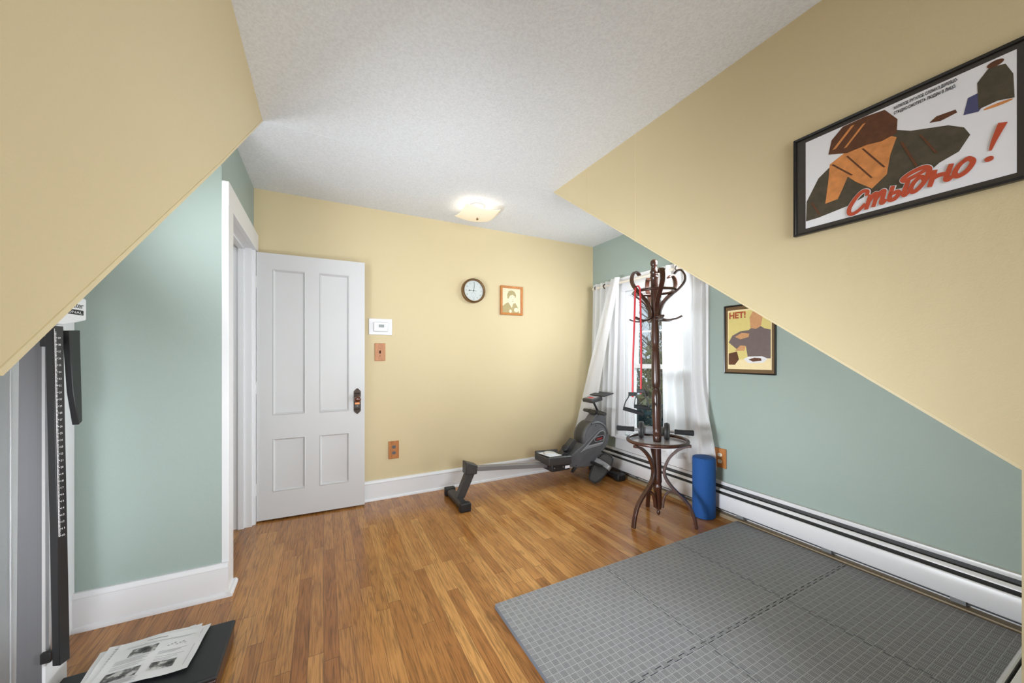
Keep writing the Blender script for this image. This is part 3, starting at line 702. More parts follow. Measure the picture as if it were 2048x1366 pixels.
# front foot and the foot pedals
ff_ = MB().box((2.585, 2.76, .015), (2.655, 3.13, .058)).build('front_foot', 'black', rw, bevel=.012, seg=3)
for y in (2.715, 3.10): MB().box((2.568, y, 0), (2.672, y+.075, .068)).build('end_cap', 'black', ff_, bevel=.014, seg=3)
MB().prism([(2.50,2.90,.19),(2.56,2.90,.22),(2.665,2.90,.05),(2.58,2.90,.04)], (0,.07,0)).build('front_strut', 'black', rw, bevel=.006)
MB().tube([(2.345, 2.70, .19), (2.345, 3.17, .19)], .013, 12).build('pedal_axle', 'black', rw)
for yc in (2.775, 3.095):
    p0, p1 = Vector((2.292, yc, .030)), Vector((2.505, yc, .262)); pu = (p1-p0).normalized(); pw0 = Vector((-pu.z, 0, pu.x)); Wd_ = (Vector((0,1,0))*math.cos(.55)+pw0*math.sin(.55)*(1 if yc < 2.9 else -1)).normalized(); pw = pu.cross(Wd_)*-1; pw = pw if pw.dot(pw0) > 0 else -pw; L_ = (p1-p0).length
    sole = [(0, 0)] ; pts = []
    for i in range(24):
        a = 2*PI*i/24; t_ = .5-.5*math.cos(a); wv = .078*(abs(math.sin(a))**.6)*(1 if math.sin(a) >= 0 else -1)*(.82+.25*t_)
        pts.append(p0+pu*L_*t_+Wd_*wv)
    pd = MB().prism([p-pw*.012 for p in pts], pw*.016, 0).build('foot_pedal', 'dgrey', rw, bevel=.003)
    rimp = [p+pw*.008 for p in pts]; MB().tube(rimp+[rimp[0], rimp[1]], .007, 8, cap=False).build('pedal_rim', 'black', pd)
    mid = p0.lerp(p1, .62)
    MB().strip([mid-Wd_*.082, mid-Wd_*.078+pw*.025, mid-Wd_*.04+pw*.045, mid+Wd_*.04+pw*.045, mid+Wd_*.078+pw*.025, mid+Wd_*.082], pu, .045, .005).build('strap', 'lgrey', pd)
    MB().obox(mid-Wd_*.066+pw*.034, pu, Wd_, pw, .014, .008, .004).build('buckle', 'silver', pd, bevel=.001)
# packet on the seat
pk = thing('plastic_packet', 'white card with a clear round packet lying on the rowing machine seat', 'packet', (1.93, 2.93, .306))
MB().obox((1.915, 2.935, .3035), (1,.15,-.047), (-.15,1,0), (.047,0,1), .075, .085, .0018).build('card', 'paper', pk)
MB().lathe([(.055,0),(.06,.005),(.056,.013),(.045,.015),(.012,.013),(.002,.013)], (1.915, 2.935, .3055), (.047,0,1), 28).build('disc', 'clear', pk)

# ------------------------------------------------------------------ things on the far wall
y = YW-.0005
def plate(name, label, cat, c, u, n, w, h, kind, sock, pm='oakp'):
    c, u, n = Vector(c), Vector(u), Vector(n); zv = Vector((0,0,1))
    t = thing(name, label, cat, c)
    MB().obox(c+n*.005, u, zv, n, w/2, h/2, .004).build('plate', pm, t, bevel=.0025)
    if kind == 'outlet':
        for s in (-1, 1):
            cc = c+zv*s*.026*h/.155+n*.009
            k = MB().prism([cc+u*.0165*math.cos(a)*1.05+zv*max(-.0135, min(.0135, .0165*math.sin(a))) for a in [2*PI*i/24 for i in range(24)]], n*.003).build('socket', sock, t)
            hl = MB()
            for q in (-1, 1): hl.obox(cc+n*.003+u*q*.006+zv*.003, u, zv, n, .0013, .0042, .0006)
            hl.lathe([(.0025,0),(.0024,.0008)], cc+n*.0026-zv*.007, n, 10); hl.build('slots', 'hole', k)
        MB().lathe([(.003,0),(.002,.002)], c+n*.009, n, 10).build('screw', 'silver', t)
    else:
        MB().obox(c+n*.0095, u, zv, n, .0065, .0125, .001).build('collar', 'hole', t)
        MB().obox(c+n*.014+zv*.004, u, zv+n*.6, n-zv*.6, .0042, .009, .006).build('toggle', sock, t, bevel=.001)
        for s in (-1, 1): MB().lathe([(.0032,0),(.002,.0018)], c+n*.009+zv*s*.034, n, 10).build('screw', 'hole', t)
    return t
plate('light_switch', 'brown toggle light switch on an oak plate under the thermostat', 'light switch', (.432, y, 1.270), (1,0,0), (0,-1,0), .086, .152, 'switch', 'brownsw')
plate('wall_outlet', 'oak outlet plate with dark sockets on the yellow wall', 'outlet', (.547, y, .413), (1,0,0), (0,-1,0), .088, .155, 'outlet', 'sock_d')
plate('wall_outlet', 'oak outlet plate with ivory sockets on the green wall behind the blue roller', 'outlet', (XR-.0005, 1.806, .437), (0,-1,0), (-1,0,0), .098, .150, 'outlet', 'sock_w')
th = thing('thermostat', 'white thermostat on a white backing plate beside the door', 'thermostat', (.437, y, 1.489))
MB().box((.341, y-.008, 1.419), (.533, y, 1.559)).build('backing_plate', 'whitem', th, bevel=.003)
MB().box((.378, y-.034, 1.447), (.496, y-.008, 1.528)).build('body', 'whitem', th, bevel=.006, seg=3)
MB().box((.418, y-.0352, 1.481), (.462, y-.034, 1.507)).build('display', 'lcd', th)
for x in (.406, .472):
    for z in (1.503, 1.494, 1.485): MB().box((x-.0022, y-.0346, z-.002), (x+.0022, y-.034, z+.002)).build('button', 'greyink', th)

# clock
cx, cz, R = 1.284, 1.866, .117; n = Vector((0,-1,0))
ck = thing('wall_clock', 'round bronze wall clock with a white dial on the yellow wall', 'clock', (cx, y, cz))
MB().lathe([(R-.012,0),(R-.004,.004),(R,.012),(R-.002,.03),(R+.001,.036),(R-.002,.050),(R-.010,.056),(R-.017,.052),(R-.018,.040),(R-.020,.0345)], (cx, y, cz), n, 64).build('case', 'bronze', ck)
MB().torus((cx, y-.053, cz), n, R-.008, .0035, 64, 8).build('rim', 'dbronze', ck)
MB().lathe([(R-.017,0),(R-.017,.0035),(.001,.0036)], (cx, y-.031, cz), n, 48).build('dial', 'dial', ck)
k = MB(); yd = y-.0352
for i in range(1, 13):
    a = PI/2-2*PI*i/12; s_ = str(i); r_ = .076
    k.text(s_, (cx+r_*math.cos(a), yd, cz+r_*math.sin(a)-.0075), (1,0,0), (0,0,1), .021, 0, align='CENTER')
for i in range(60):
    a = 2*PI*i/60; d = Vector((math.cos(a), 0, math.sin(a))); k.obox(Vector((cx, yd, cz))+d*.094, d, d.cross(n), n, .0018, .0004, .0002)
k.build('numerals', 'greyink', ck)
k = MB().torus((cx-.002, yd, cz-.042), n, .022, .0006, 32, 6); k.obox((cx-.002, yd, cz-.046), (.1,0,1), (1,0,0), n, .008, .0006, .0003); k.build('small_dial', 'greyink', ck)
def hand(deg, l, w, tail, off):
    a = math.radians(90-deg); d = Vector((math.cos(a), 0, math.sin(a))); e = d.cross(n); o = Vector((cx, yd-off, cz))
    h = MB().prism([o-d*tail-e*w*.6, o+d*l*.6-e*w, o+d*l, o+d*l*.6+e*w, o-d*tail+e*w*.6], n*.001); return h, o, d
h, o, d = hand(6, .082, .0018, .015, .003); h.build('minute_hand', 'ink', ck)
h, o, d = hand(271, .066, .0018, .028, .0015); h.lathe([(.006,0),(.005,.001)], o+d*.042, n, 16); h.lathe([(.006,0),(.005,.004)], o, n, 16); h.build('hour_hand', 'ink', ck)
MB().lathe([(R-.018,0),(R-.018,.001),(.001,.0012)], (cx, y-.046, cz), n, 48).build('glass', 'glass', ck)

def picture(name, label, c, u, n, w, h, fw, fd, fm, cat='picture', fgroup=None):
    """frame bars round c; returns thing and a mapper (a,b in metres from the centre) -> point"""
    c, u, n = Vector(c), Vector(u), Vector(n); zv = Vector((0,0,1)); t = thing(name, label, cat, c, fgroup)
    f = MB()
    def q(a, b, d): return c+u*a+zv*b+n*d
    O = [(-w/2,-h/2),(w/2,-h/2),(w/2,h/2),(-w/2,h/2)]; I = [(-w/2+fw,-h/2+fw),(w/2-fw,-h/2+fw),(w/2-fw,h/2-fw),(-w/2+fw,h/2-fw)]
    for i in range(4):
        j = (i+1) % 4
        f.add([q(*O[i],.001), q(*O[j],.001), q(*I[j],.001), q(*I[i],.001), q(*O[i],fd), q(*O[j],fd), q(*I[j],fd*.8), q(*I[i],fd*.8)],
              [(0,1,2,3),(4,5,6,7),(0,1,5,4),(1,2,6,5),(2,3,7,6),(3,0,4,7)])
    f.build('frame', fm, t, bevel=.0012); return t, q
# small portrait in an oak frame
t, q = picture('framed_portrait', 'small sepia portrait in a golden oak frame right of the clock', (1.706, y, 1.802), (1,0,0), (0,-1,0), .252, .292, .021, .024, 'oakf')
pm = MB(); D = .010
pm.obox(q(0,0,D-.002), (1,0,0), (0,0,1), (0,-1,0), .107, .127, .0015, 0)
def blob(mb, q, cx, cz, rx, rz, d, m, n=22, wob=0., ph=0.):
    mb.poly([q(cx+rx*math.cos(2*PI*i/n)*(1+wob*math.sin(3*2*PI*i/n+ph)), cz+rz*math.sin(2*PI*i/n)*(1+wob*math.sin(2*2*PI*i/n+ph)), d) for i in range(n)], m)
pm.poly([q(a, b, D) for a, b in ((-.105,-.124),(-.105,-.062),(-.06,-.028),(-.035,-.018),(.004,-.075),(.018,-.03),(.045,-.02),(.075,-.07),(.09,-.124))], 1)
blob(pm, q, .008, .028, .042, .058, D+.0004, 2, wob=.03); blob(pm, q, -.032, .022, .010, .016, D+.0003, 2)
pm.poly([q(a, b, D+.0007) for a, b in ((-.046,.02),(-.05,.06),(-.034,.094),(.0,.106),(.034,.094),(.052,.062),(.05,.03),(.04,.046),(.01,.062),(-.02,.048),(-.032,.02))], 1)
pm.poly([q(a, b, D+.0005) for a, b in ((-.03,-.0),(-.034,-.018),(.004,-.075),(.016,-.03),(.014,-.02))], 2)
blob(pm, q, .055, -.092, .026, .022, D+.0006, 2); blob(pm, q, -.012, -.108, .014, .018, D+.0006, 2)
for a in (-.004, .034): blob(pm, q, a, .033, .007, .0028, D+.0009, 3, 10)
blob(pm, q, .018, .012, .0045, .003, D+.0009, 3, 8); blob(pm, q, .014, -.004, .010, .0028, D+.0009, 3, 10)
pm.build('print', ['sepia', 'sep2', 'sep3', 'sep4'], t, smooth=False)

# large landscape poster on the dormer cheek: plain colour stand-in with its lettering
xq = XC-.0005
PW, PH = .735-.205, .358
t, q = picture('framed_poster', 'wide black-framed poster with large red script lettering on the yellow slope wall', (xq-.0012, (.735+.205)/2, 1.855), (0,-1,0), (-1,0,0), PW, PH, .008, .018, 'frame')
MB().obox(q(0,0,.006), (0,1,0), (0,0,1), (1,0,0), PW/2-.006, PH/2-.006, .002).build('mount', 'mount', t)
pm = MB(); pw, ph = .458, .314; D = .0092
pm.obox(q(0,0,D-.0005), (0,1,0), (0,0,1), (1,0,0), pw/2, ph/2, .0004, 0)
pm.poly([q(a, b, D+.0002) for a, b in ((-.228,-.131),(-.226,-.06),(-.19,.01),(-.15,.04),(-.07,.05),(-.002,.080),(.04,.053),(.114,.028),(.143,.006),(.154,-.020),(.134,-.056),(.098,-.07),(.053,-.108),(-.002,-.112),(-.055,-.10),(-.108,-.118),(-.189,-.130))], 1)
pm.poly([q(a, b, D+.0006) for a, b in ((-.161,.080),(-.152,.125),(-.121,.155),(-.065,.156),(-.017,.150),(.012,.104),(.010,.062),(-.024,.055),(-.060,.062),(-.11,.060))], 3)
pm.poly([q(a, b, D+.0005) for a, b in ((-.170,-.088),(-.162,-.02),(-.157,.044),(-.10,.072),(-.02,.076),(.010,.050),(-.004,.004),(-.012,-.054),(-.047,-.085),(-.087,-.046),(-.108,-.020),(-.122,-.055),(-.135,-.085))], 2)
for a0, b0, a1, b1, w_, m_ in ((-.150,.04,-.10,-.02,.006,3),(-.11,.05,-.05,-.05,.005,3),(-.07,.055,-.02,-.03,.005,3),(-.145,.09,-.10,.145,.010,2),(-.115,.08,-.07,.135,.008,2),(.02,.03,.05,-.06,.006,3),(.06,.03,.09,-.04,.005,3),(-.21,-.07,-.19,-.12,.006,3),(-.05,-.09,.0,-.105,.006,3)):
    pm.poly([q(a0-w_*.5, b0, D+.0008), q(a0+w_*.5, b0, D+.0008), q(a1+w_, b1, D+.0008), q(a1, b1, D+.0008)], m_)
for L_, m_, d_ in ((((.142,.040),(.150,.082),(.176,.086),(.184,.056),(.168,.034)), 4, .0004), (((.168,.040),(.166,.112),(.186,.140),(.212,.132),(.224,.098),(.226,.036),(.20,.044)), 1, .0005)):
    pm.poly([q(a, b, D+d_) for a, b in L_], m_)
blob(pm, q, .196, .144, .014, .008, D+.0007, 3); blob(pm, q, .200, .034, .024, .004, D+.0006, 2)
pm.poly([q(a, b, D+.0004) for a, b in ((.078,.055),(.092,.066),(.128,.064),(.131,.054),(.10,.048))], 3)
pm.build('print', ['p_white', 'p_olive', 'p_orange', 'p_brown', 'p_blue'], t, smooth=False)
def spline(P, n=7):
    P = [P[0]]+list(P)+[P[-1]]; o = []
    for i in range(1, len(P)-2):
        for k_ in range(n):
            t_ = k_/n; a, b, c_, d_ = P[i-1:i+3]
            o.append(tuple(.5*(2*b[z]+(c_[z]-a[z])*t_+(2*a[z]-5*b[z]+4*c_[z]-d_[z])*t_*t_+(3*b[z]-a[z]-3*c_[z]+d_[z])*t_**3) for z in (0, 1)))
    return o+[P[-2]]
SCRIPT = [([[(.98,1.15),(.92,1.45),(.6,1.58),(.25,1.25),(.0,.6),(.1,.12),(.4,-.03),(.75,.12),(1.02,.42)]], 1.12),
    ([[(.1,1.02),(.1,0)],[(.12,.5),(.3,.93),(.48,.97),(.54,.7),(.54,0)],[(.56,.5),(.74,.93),(.92,.97),(.98,.7),(.98,.15),(1.08,0),(1.22,.15)]], 1.32),
    ([[(.1,1.02),(.1,.3),(.2,.02),(.45,0),(.62,.25),(.5,.5),(.2,.46)],[(.95,1.02),(.92,.25),(1.0,0),(1.15,.12)]], 1.22),
    ([[(.62,.72),(.4,.98),(.1,.7),(.05,.25),(.3,0),(.6,.28),(.78,.85),(.74,1.35),(.35,1.62),(-.25,1.55),(-.62,1.32),(-.45,1.12),(.1,1.2),(.5,1.32)]], 1.0),
    ([[(.1,1.02),(.1,0)],[(.1,.46),(.4,.58),(.8,.48)],[(.88,1.02),(.85,.2),(.98,0),(1.12,.12)]], 1.18),
    ([[(.5,1.0),(.18,.82),(.03,.35),(.25,0),(.62,.15),(.78,.65),(.5,1.0),(.36,.96)]], .8)]
strokes = []; x_ = 0
for L_, adv in SCRIPT:
    for st_ in L_: strokes.append([(x_+a, b) for a, b in spline(st_)])
    x_ += adv
def brush(mb, path, w_, d_, m_, fa, fb):
    P = [Vector((fa(a, b), fb(a, b))) for a, b in path]; n_ = len(P); v_ = []
    for i in range(n_):
        t_ = (P[min(i+1, n_-1)]-P[max(i-1, 0)]).normalized(); nn_ = Vector((-t_.y, t_.x)); ww = w_(i/(n_-1))
        if i == 0: P[i] = P[i]-t_*ww*.5
        if i == n_-1: P[i] = P[i]+t_*ww*.5
        v_ += [q(*(P[i]+nn_*ww), D+d_+.0009*i/n_), q(*(P[i]-nn_*ww), D+d_+.0009*i/n_)]
    mb.add(v_, [(2*i, 2*i+1, 2*i+3, 2*i+2) for i in range(n_-1)], m_)
SC_ = .262/x_
fa = lambda a, b: -.108+a*SC_+(b*.24)*SC_; fb = lambda a, b: -.151+b*SC_+.11*a*SC_
lt = MB()
for k_, st_ in enumerate(strokes):
    brush(lt, st_, lambda t_: .0078, .0010+.00004*k_, 1, fa, fb); brush(lt, st_, lambda t_: .0052+.0008*math.sin(t_*PI), .0026+.00004*k_, 0, fa, fb)
lt.build('lettering', ['p_red', 'p_white'], t, smooth=False)
lt = MB(); brush(lt, spline([(.188,-.080),(.195,-.055),(.207,-.022)]), lambda t_: .0025+.0055*t_, .0020, 0, lambda a, b: a, lambda a, b: b)
lt.poly([q(.186+.0078*math.cos(2*PI*i/20), -.102+.0072*math.sin(2*PI*i/20), D+.002) for i in range(20)], 0)
lt.build('lettering', 'p_red', t, smooth=False)
ls_ = MB().text('НАПИЛСЯ, РУГАЛСЯ, СЛОМАЛ ДЕРЕВЦО-', q(.004, .138, D+.0012), (0,-1,.03), (0,0,1), .0120, 0, offset=.03, width=.128).build('caption', 'ink', t, smooth=False)
ls_ = MB().text('СТЫДНО СМОТРЕТЬ ЛЮДЯМ В ЛИЦО.', q(.004, .122, D+.0012), (0,-1,.03), (0,0,1), .0120, 0, offset=.03, width=.125)
ls_.build('caption', 'ink', t, smooth=False)

# upright poster on the green wall: plain colour stand-in with its lettering
t, q = picture('framed_poster', 'upright framed yellow poster with red block letters on the green wall', (XR-.0005, 1.588, 1.3595), (0,-1,0), (-1,0,0), .364, .516, .010, .018, 'frame')
MB().obox(q(0,0,.006), (0,1,0), (0,0,1), (1,0,0), .174, .250, .002).build('mount', 'mountb', t)
pm = MB(); D = .0092
pm.obox(q(0,0,D-.0006), (0,1,0), (0,0,1), (1,0,0), .155, .222, .0005, 0)
pm.obox(q(0,.01,D-.0001), (0,1,0), (0,0,1), (1,0,0), .149, .200, .0003, 1)
pm.poly([q(a, b, D+.0004) for a, b in ((-.148,-.02),(-.12,.03),(-.06,.06),(.0,.065),(.03,.09),(.08,.09),(.11,.07),(.149,.06),(.149,-.17),(.0,-.17),(-.02,-.05),(-.09,-.07))], 2)
pm.poly([q(a, b, D+.0006) for a, b in ((.012,.08),(.008,.16),(.03,.20),(.075,.20),(.095,.15),(.085,.09),(.05,.07))], 3)
pm.poly([q(a, b, D+.0007) for a, b in ((-.10,.02),(-.05,.048),(.005,.04),(.0,.015),(-.06,.0))], 3)
pm.poly([q(a, b, D+.0007) for a, b in ((-.10,-.085),(-.06,-.045),(-.02,-.05),(-.03,-.085))], 3)
pm.poly([q(a, b, D+.0006) for a, b in ((-.148,-.105),(-.085,-.09),(-.07,-.15),(-.10,-.19),(-.148,-.19))], 4)
pm.poly([q(a, b, D+.0005) for a, b in ((-.148,-.155),(.149,-.14),(.149,-.20),(-.148,-.20))], 0)
pm.poly([q(a, b, D+.0007) for a, b in ((-.035,-.145),(.0,-.128),(.09,-.125),(.13,-.142),(.10,-.172),(.0,-.176))], 7)
pm.poly([q(a, b, D+.0009) for a, b in ((.0,-.15),(.04,-.136),(.085,-.14),(.09,-.158),(.03,-.165))], 6)
pm.build('print', ['p_cream', 'p_yel', 'p_coat', 'p_skin', 'p_brown', 'p_blue', 'p_brown', 'p_white'], t, smooth=False)
MB().text('HET!', q(-.143, .160, D+.0014), (0,-1,0), (0,0,1), .064, 0, offset=.035, width=.122).build('lettering', 'p_rust', t, smooth=False)

# ------------------------------------------------------------------ ceiling light
cl = thing('ceiling_light', 'square frosted glass ceiling light with a brass button', 'ceiling light', (1.148, 2.872, ZC))
MB().lathe([(.062,0),(.066,-.012),(.058,-.026),(.02,-.03)], (1.148, 2.872, ZC), (0,0,1), 32).build('canopy', 'whitem', cl)
def shd(u, v):
    a, b = (u-.5)*2, (v-.5)*2
    x, yy = a*.15, b*.15
    return (1.148+x, 2.872+yy, ZC-.102+.021*(abs(a)**2+abs(b)**2))
MB().grid(shd, 24, 24).build('glass_shade', 'shade', cl, solid=.004)
MB().lathe([(.004,-.03),(.004,-.112)], (1.148, 2.872, ZC), (0,0,1), 10).build('stem', 'bronze', cl)
MB().lathe([(.002,-.122),(.008,-.119),(.010,-.113),(.007,-.108)], (1.148, 2.872, ZC), (0,0,1), 18).build('button', 'bronze', cl)

# ------------------------------------------------------------------ column scale at the left, papers on its platform
sc = thing('physician_scale', 'white column weighing scale with a black height rod and black platform', 'scale', (-.75, 1.85, 0))
col_ = MB(); zt = 1.40
def taper(pts, dz0, dz1, g):
    b = [Vector((x, yy, dz0)) for x, yy in pts]; cxx = sum(p[0] for p in pts)/len(pts); cyy = sum(p[1] for p in pts)/len(pts)
    tt = [Vector((cxx+(x-cxx)*g, cyy+(yy-cyy)*g, dz1)) for x, yy in pts]; return b, tt
pts = [(-.928,1.872),(-.905,1.876),(-.872,1.880),(-.866,1.886),(-.864,2.002),(-.926,2.002)]
b_, t_ = taper(pts, 0, zt, .86); n_ = len(pts)
col_.add(b_+t_, [list(range(n_))[::-1], list(range(n_, 2*n_))]); 
for i in range(n_):
    j = (i+1) % n_; col_.add([b_[i], b_[j], t_[j], t_[i]], [(0,1,2,3)], 0 if i in (2, 3, 4) else 1)  # faces turned from the window get grey as painted shade
col_.build('column', ['whitem', 'greyface'], sc, smooth=False)
MB().prism([(-.955,1.70,.004),(-.955,1.985,.004),(-.955,1.985,.030),(-.955,1.70,.030)], (.27,0,0)).build('base', 'blackm', sc, bevel=.004)
pb = MB().box((-.715, 1.656, .006), (-.345, 1.970, .070)).build('platform', 'brownside', sc, bevel=.008, seg=3)
MB().box((-.720, 1.651, .070), (-.341, 1.974, .086)).build('platform_mat', 'leather', pb, bevel=.007, seg=3)
# silver strip drawn as the reflection down the column, and height rod
MB().prism([(-.862,1.895,.16),(-.860,1.925,.16),(-.857,1.925,.16),(-.858,1.895,.16)], (0,0,1.2)).build('reflection_strip', 'silver', sc)
rod = MB(); z0r, z1r = .150, 1.338; o0, o1 = Vector((-.826, 1.872, 0)), Vector((-.843, 1.872, 0))
sec = [(-.016,-.004),(.006,-.012),(.018,.018),(.0,.03)]
Pb = [o0+Vector((a, b, z0r+(.018 if i == 1 else 0)*0)) for i, (a, b) in enumerate(sec)]; Pt = [o1+Vector((a, b, z1r)) for a, b in sec]
rod.add(Pb+Pt, [(3,2,1,0),(4,5,6,7)]+[(i, (i+1)%4, 4+(i+1)%4, 4+i) for i in range(4)]); ro = rod.build('height_rod', 'blackm', sc, bevel=.0015)
tk = MB(); fu = (Vector(sec[2]+(0,))-Vector(sec[1]+(0,))).normalized(); fn_ = Vector((fu.y, -fu.x, 0))
def rp(s, z): t = (z-z0r)/(z1r-z0r); return o0.lerp(o1, t)+Vector((sec[1][0], sec[1][1], z))+fu*s+fn_*.0008
for i in range(150):
    z = .60+i*.0048
    if z > z1r-.012: break
    l = .0085 if i % 5 == 0 else .0055
    tk.add([rp(.004, z), rp(.004+l, z), rp(.004+l, z+.0020), rp(.004, z+.0020)], [(0,1,2,3)])
    if i % 5 == 0: tk.text(str(10+i//5), rp(.0145, z-.003), fu, (0,0,1), .0095, 0, width=.008)
tk.add([rp(.0035, .60), rp(.0050, .60), rp(.0050, z1r-.01), rp(.0035, z1r-.01)], [(0,1,2,3)])
tk.build('height_marks', 'paper', ro, smooth=False)
for z in (1.265, .165): MB().box((-.872, 1.868, z), (-.846, 1.885, z+.035)).build('bracket', 'blackm', sc, bevel=.002)
MB().prism([(-.826, 1.925, 1.325), (-.826, 1.995, 1.33), (-.826, 1.995, 1.30), (-.816, 1.985, .985), (-.816, 1.962, .975), (-.820, 1.938, 1.1)], (-.018,0,0)).build('headpiece', 'blackm', sc, bevel=.002)
hu = Vector((.101, .995, 0)); hn = Vector((.995, -.101, 0)); ho = Vector((-.832, 2.052, 0))
def hp(s, z, d=0): return ho+hu*s+hn*d+Vector((0,0,z))
MB().prism([hp(-.27,1.355), hp(-.12,1.345), hp(-.004,1.372), hp(.0,1.378), hp(.0,1.452), hp(-.004,1.458), hp(-.27,1.458)], hn*-.05).build('head', 'whitem', sc, bevel=.004)
MB().prism([hp(-.27,1.458,-.012), hp(-.004,1.458,-.012), hp(-.002,1.54,-.03), hp(-.27,1.56,-.03)], hn*-.03).build('display', 'greyface', sc, bevel=.002)
ht = MB().text('health o meter', hp(-.218, 1.4165, .0008), hu, (0,0,1), .030, 0, offset=.01, width=.20)
ht.add([hp(-.218,1.390,.0006), hp(-.018,1.390,.0006), hp(-.018,1.409,.0006), hp(-.218,1.409,.0006)], [(0,1,2,3)], 0)
ht.text('PROFESSIONAL', hp(-.212, 1.3945, .0012), hu, (0,0,1), .0135, 1, width=.186)
ht.build('head_lettering', ['ink', 'paper'], sc, smooth=False)

# printed sheets on the platform
def page(name, label, c, rot, z, w=.216, h=.279, top=False, group=None):
    t = MB(); a = math.radians(rot); U = Vector((math.cos(a), math.sin(a), 0)); V = Vector((-math.sin(a), math.cos(a), 0)); c0 = Vector((c[0], c[1], z))
    def pt(s, v):      # s,v in -.5...5
        x, yy = s*w, v*h; p = c0+U*x+V*yy
        p.z += .0025*math.sin(s*9+rot)+.0015*math.sin(v*11)+(.006*max(0, -v-.3) if top else 0)+.012*max(0, abs(s)-.42)*(1 if s > 0 else .3)
        return p
    t.grid(lambda a_, b_: pt(a_-.5, b_-.5), 14, 14, 0)
    def ins(s0, s1, v0, v1, m):
        n = 6
        for i in range(n):
            q0, q1 = s0+(s1-s0)*i/n, s0+(s1-s0)*(i+1)/n
            t.add([pt(q0,v0)+Vector((0,0,.0009)), pt(q1,v0)+Vector((0,0,.0009)), pt(q1,v1)+Vector((0,0,.0009)), pt(q0,v1)+Vector((0,0,.0009))], [(0,1,2,3)], m)
    if top:
        ins(-.30, -.02, .10, .27, 1); ins(-.40, -.06, -.36, -.16, 1); ins(.04, .30, -.34, -.16, 1)
        ins(-.38, .36, .345, .349, 2); ins(-.38, .30, .325, .328, 3); ins(-.2, .02, .42, .435, 3); ins(.42, .425, -.4, .42, 3)
        for i, v in enumerate((.06, .035, .012, -.012, -.06, -.10)): ins(-.40, -.06-.05*(i % 2), v, v+.006, 3)
        for i, v in enumerate((.05, .028, .005, -.06, -.10, -.13)): ins(.04, .34-.06*(i % 3), v, v+.006, 3)
        for i in range(7): ins(.10+.03*i, .122+.03*i, .15+.02*(i % 3), .165+.025*(i % 3), 3)
        for i in range(5): ins(-.36, -.02-.04*(i % 2), -.39-.018*i, -.384-.018*i, 3)
    else:
        for i in range(14): ins(-.42, -.1-.03*(i % 3), .4-.055*i, .41-.055*i, 2 if i % 4 == 0 else 3)
    o = t.build(name, ['paper', 'photo', 'ink', 'greyink'], None, smooth=False)
    return tag(o, label, 'paper', group)
page('printed_sheet', 'white printed page with three small grey photos, on top of the scale platform', (-.575, 1.855), -4, .097, w=.285, h=.245, top=True, group='printed pages on the scale platform')
for i, (cx_, cy_, rt) in enumerate(((-.600, 1.872, 1), (-.618, 1.868, 3))):
    page('printed_sheet', 'text page stuck out at the left under the page with photos', (cx_, cy_), rt, .0935-.0032*i, w=.285, h=.245, group='printed pages under the top page')

# ------------------------------------------------------------------ outdoors, seen through the window
tag(MB().box((2.95, -14, -3.1), (40, 30, -3.0)).build('lawn', 'grass', smooth=False), 'pale winter lawn outside the window', 'lawn')['kind'] = 'structure'
def branchy(name, label, base, h, seed, mt, lean=(0,0)):
    rnd = random.Random(seed); mb = MB(); base = Vector(base)
    def grow(p, d, l, r, lev):
        pts = [p]; q = p.copy(); dd = d.copy()
        for i in range(4):
            dd = (dd+Vector((rnd.uniform(-.2,.2), rnd.uniform(-.2,.2), rnd.uniform(-.05,.12)))).normalized(); q = q+dd*l/4; pts.append(q.copy())
        mb.tube(pts, [r, r*.9, r*.8, r*.68, r*.55], 5 if lev else 8, cap=False)
        if lev < 5:
            for k in range(3 if lev < 4 else 2):
                a = rnd.uniform(0, 2*PI); t = Vector((math.cos(a), math.sin(a), rnd.uniform(.0,.7))); i = rnd.randint(2, 4)
                grow(pts[i], (dd*.7+t*.75).normalized(), l*rnd.uniform(.6,.82), r*.52, lev+1)
    grow(base, Vector((lean[0], lean[1], 1)).normalized(), h*.33, h*.02, 0)
    return tag(mb.build(name, mt), label, 'tree', 'bare trees outside the window')
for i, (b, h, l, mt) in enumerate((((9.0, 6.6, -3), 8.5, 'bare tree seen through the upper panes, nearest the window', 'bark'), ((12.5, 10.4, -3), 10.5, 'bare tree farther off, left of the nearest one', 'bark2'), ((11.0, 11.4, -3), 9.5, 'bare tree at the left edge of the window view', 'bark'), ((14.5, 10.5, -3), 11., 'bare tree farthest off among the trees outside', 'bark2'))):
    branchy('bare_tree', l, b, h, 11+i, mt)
def bush(name, label, c, r, n, seed, mt, grp=None):
    rnd = random.Random(seed); mb = MB(); c = Vector(c)
    for i in range(n):
        while True:
            p = Vector((rnd.uniform(-1,1), rnd.uniform(-1,1), rnd.uniform(-1,1)))
            if .45 < p.length < 1: break
        p = c+Vector((p.x*r[0], p.y*r[1], p.z*r[2])); d = Vector((rnd.uniform(-1,1), rnd.uniform(-1,1), rnd.uniform(-.4,1))).normalized(); e = d.orthogonal().normalized(); s = rnd.uniform(.10,.2)
        mb.add([p-e*s*.35, p+d*s, p+e*s*.35, p-d*s*.4], [(0,1,2,3)])
    return tag(mb.build(name, mt, smooth=False), label, 'shrub', grp)
bush('evergreen_shrub', 'dark blue-green evergreen shrub low outside the window', (6.6, 5.6, -1.3), (1.3, 1.6, 1.5), 3800, 3, 'needle')
bush('leafy_shrub', 'olive leafy thicket outside, above the evergreen shrub', (10.8, 9.8, -.7), (1.8, 3.2, 2.5), 5200, 5, 'leaf')

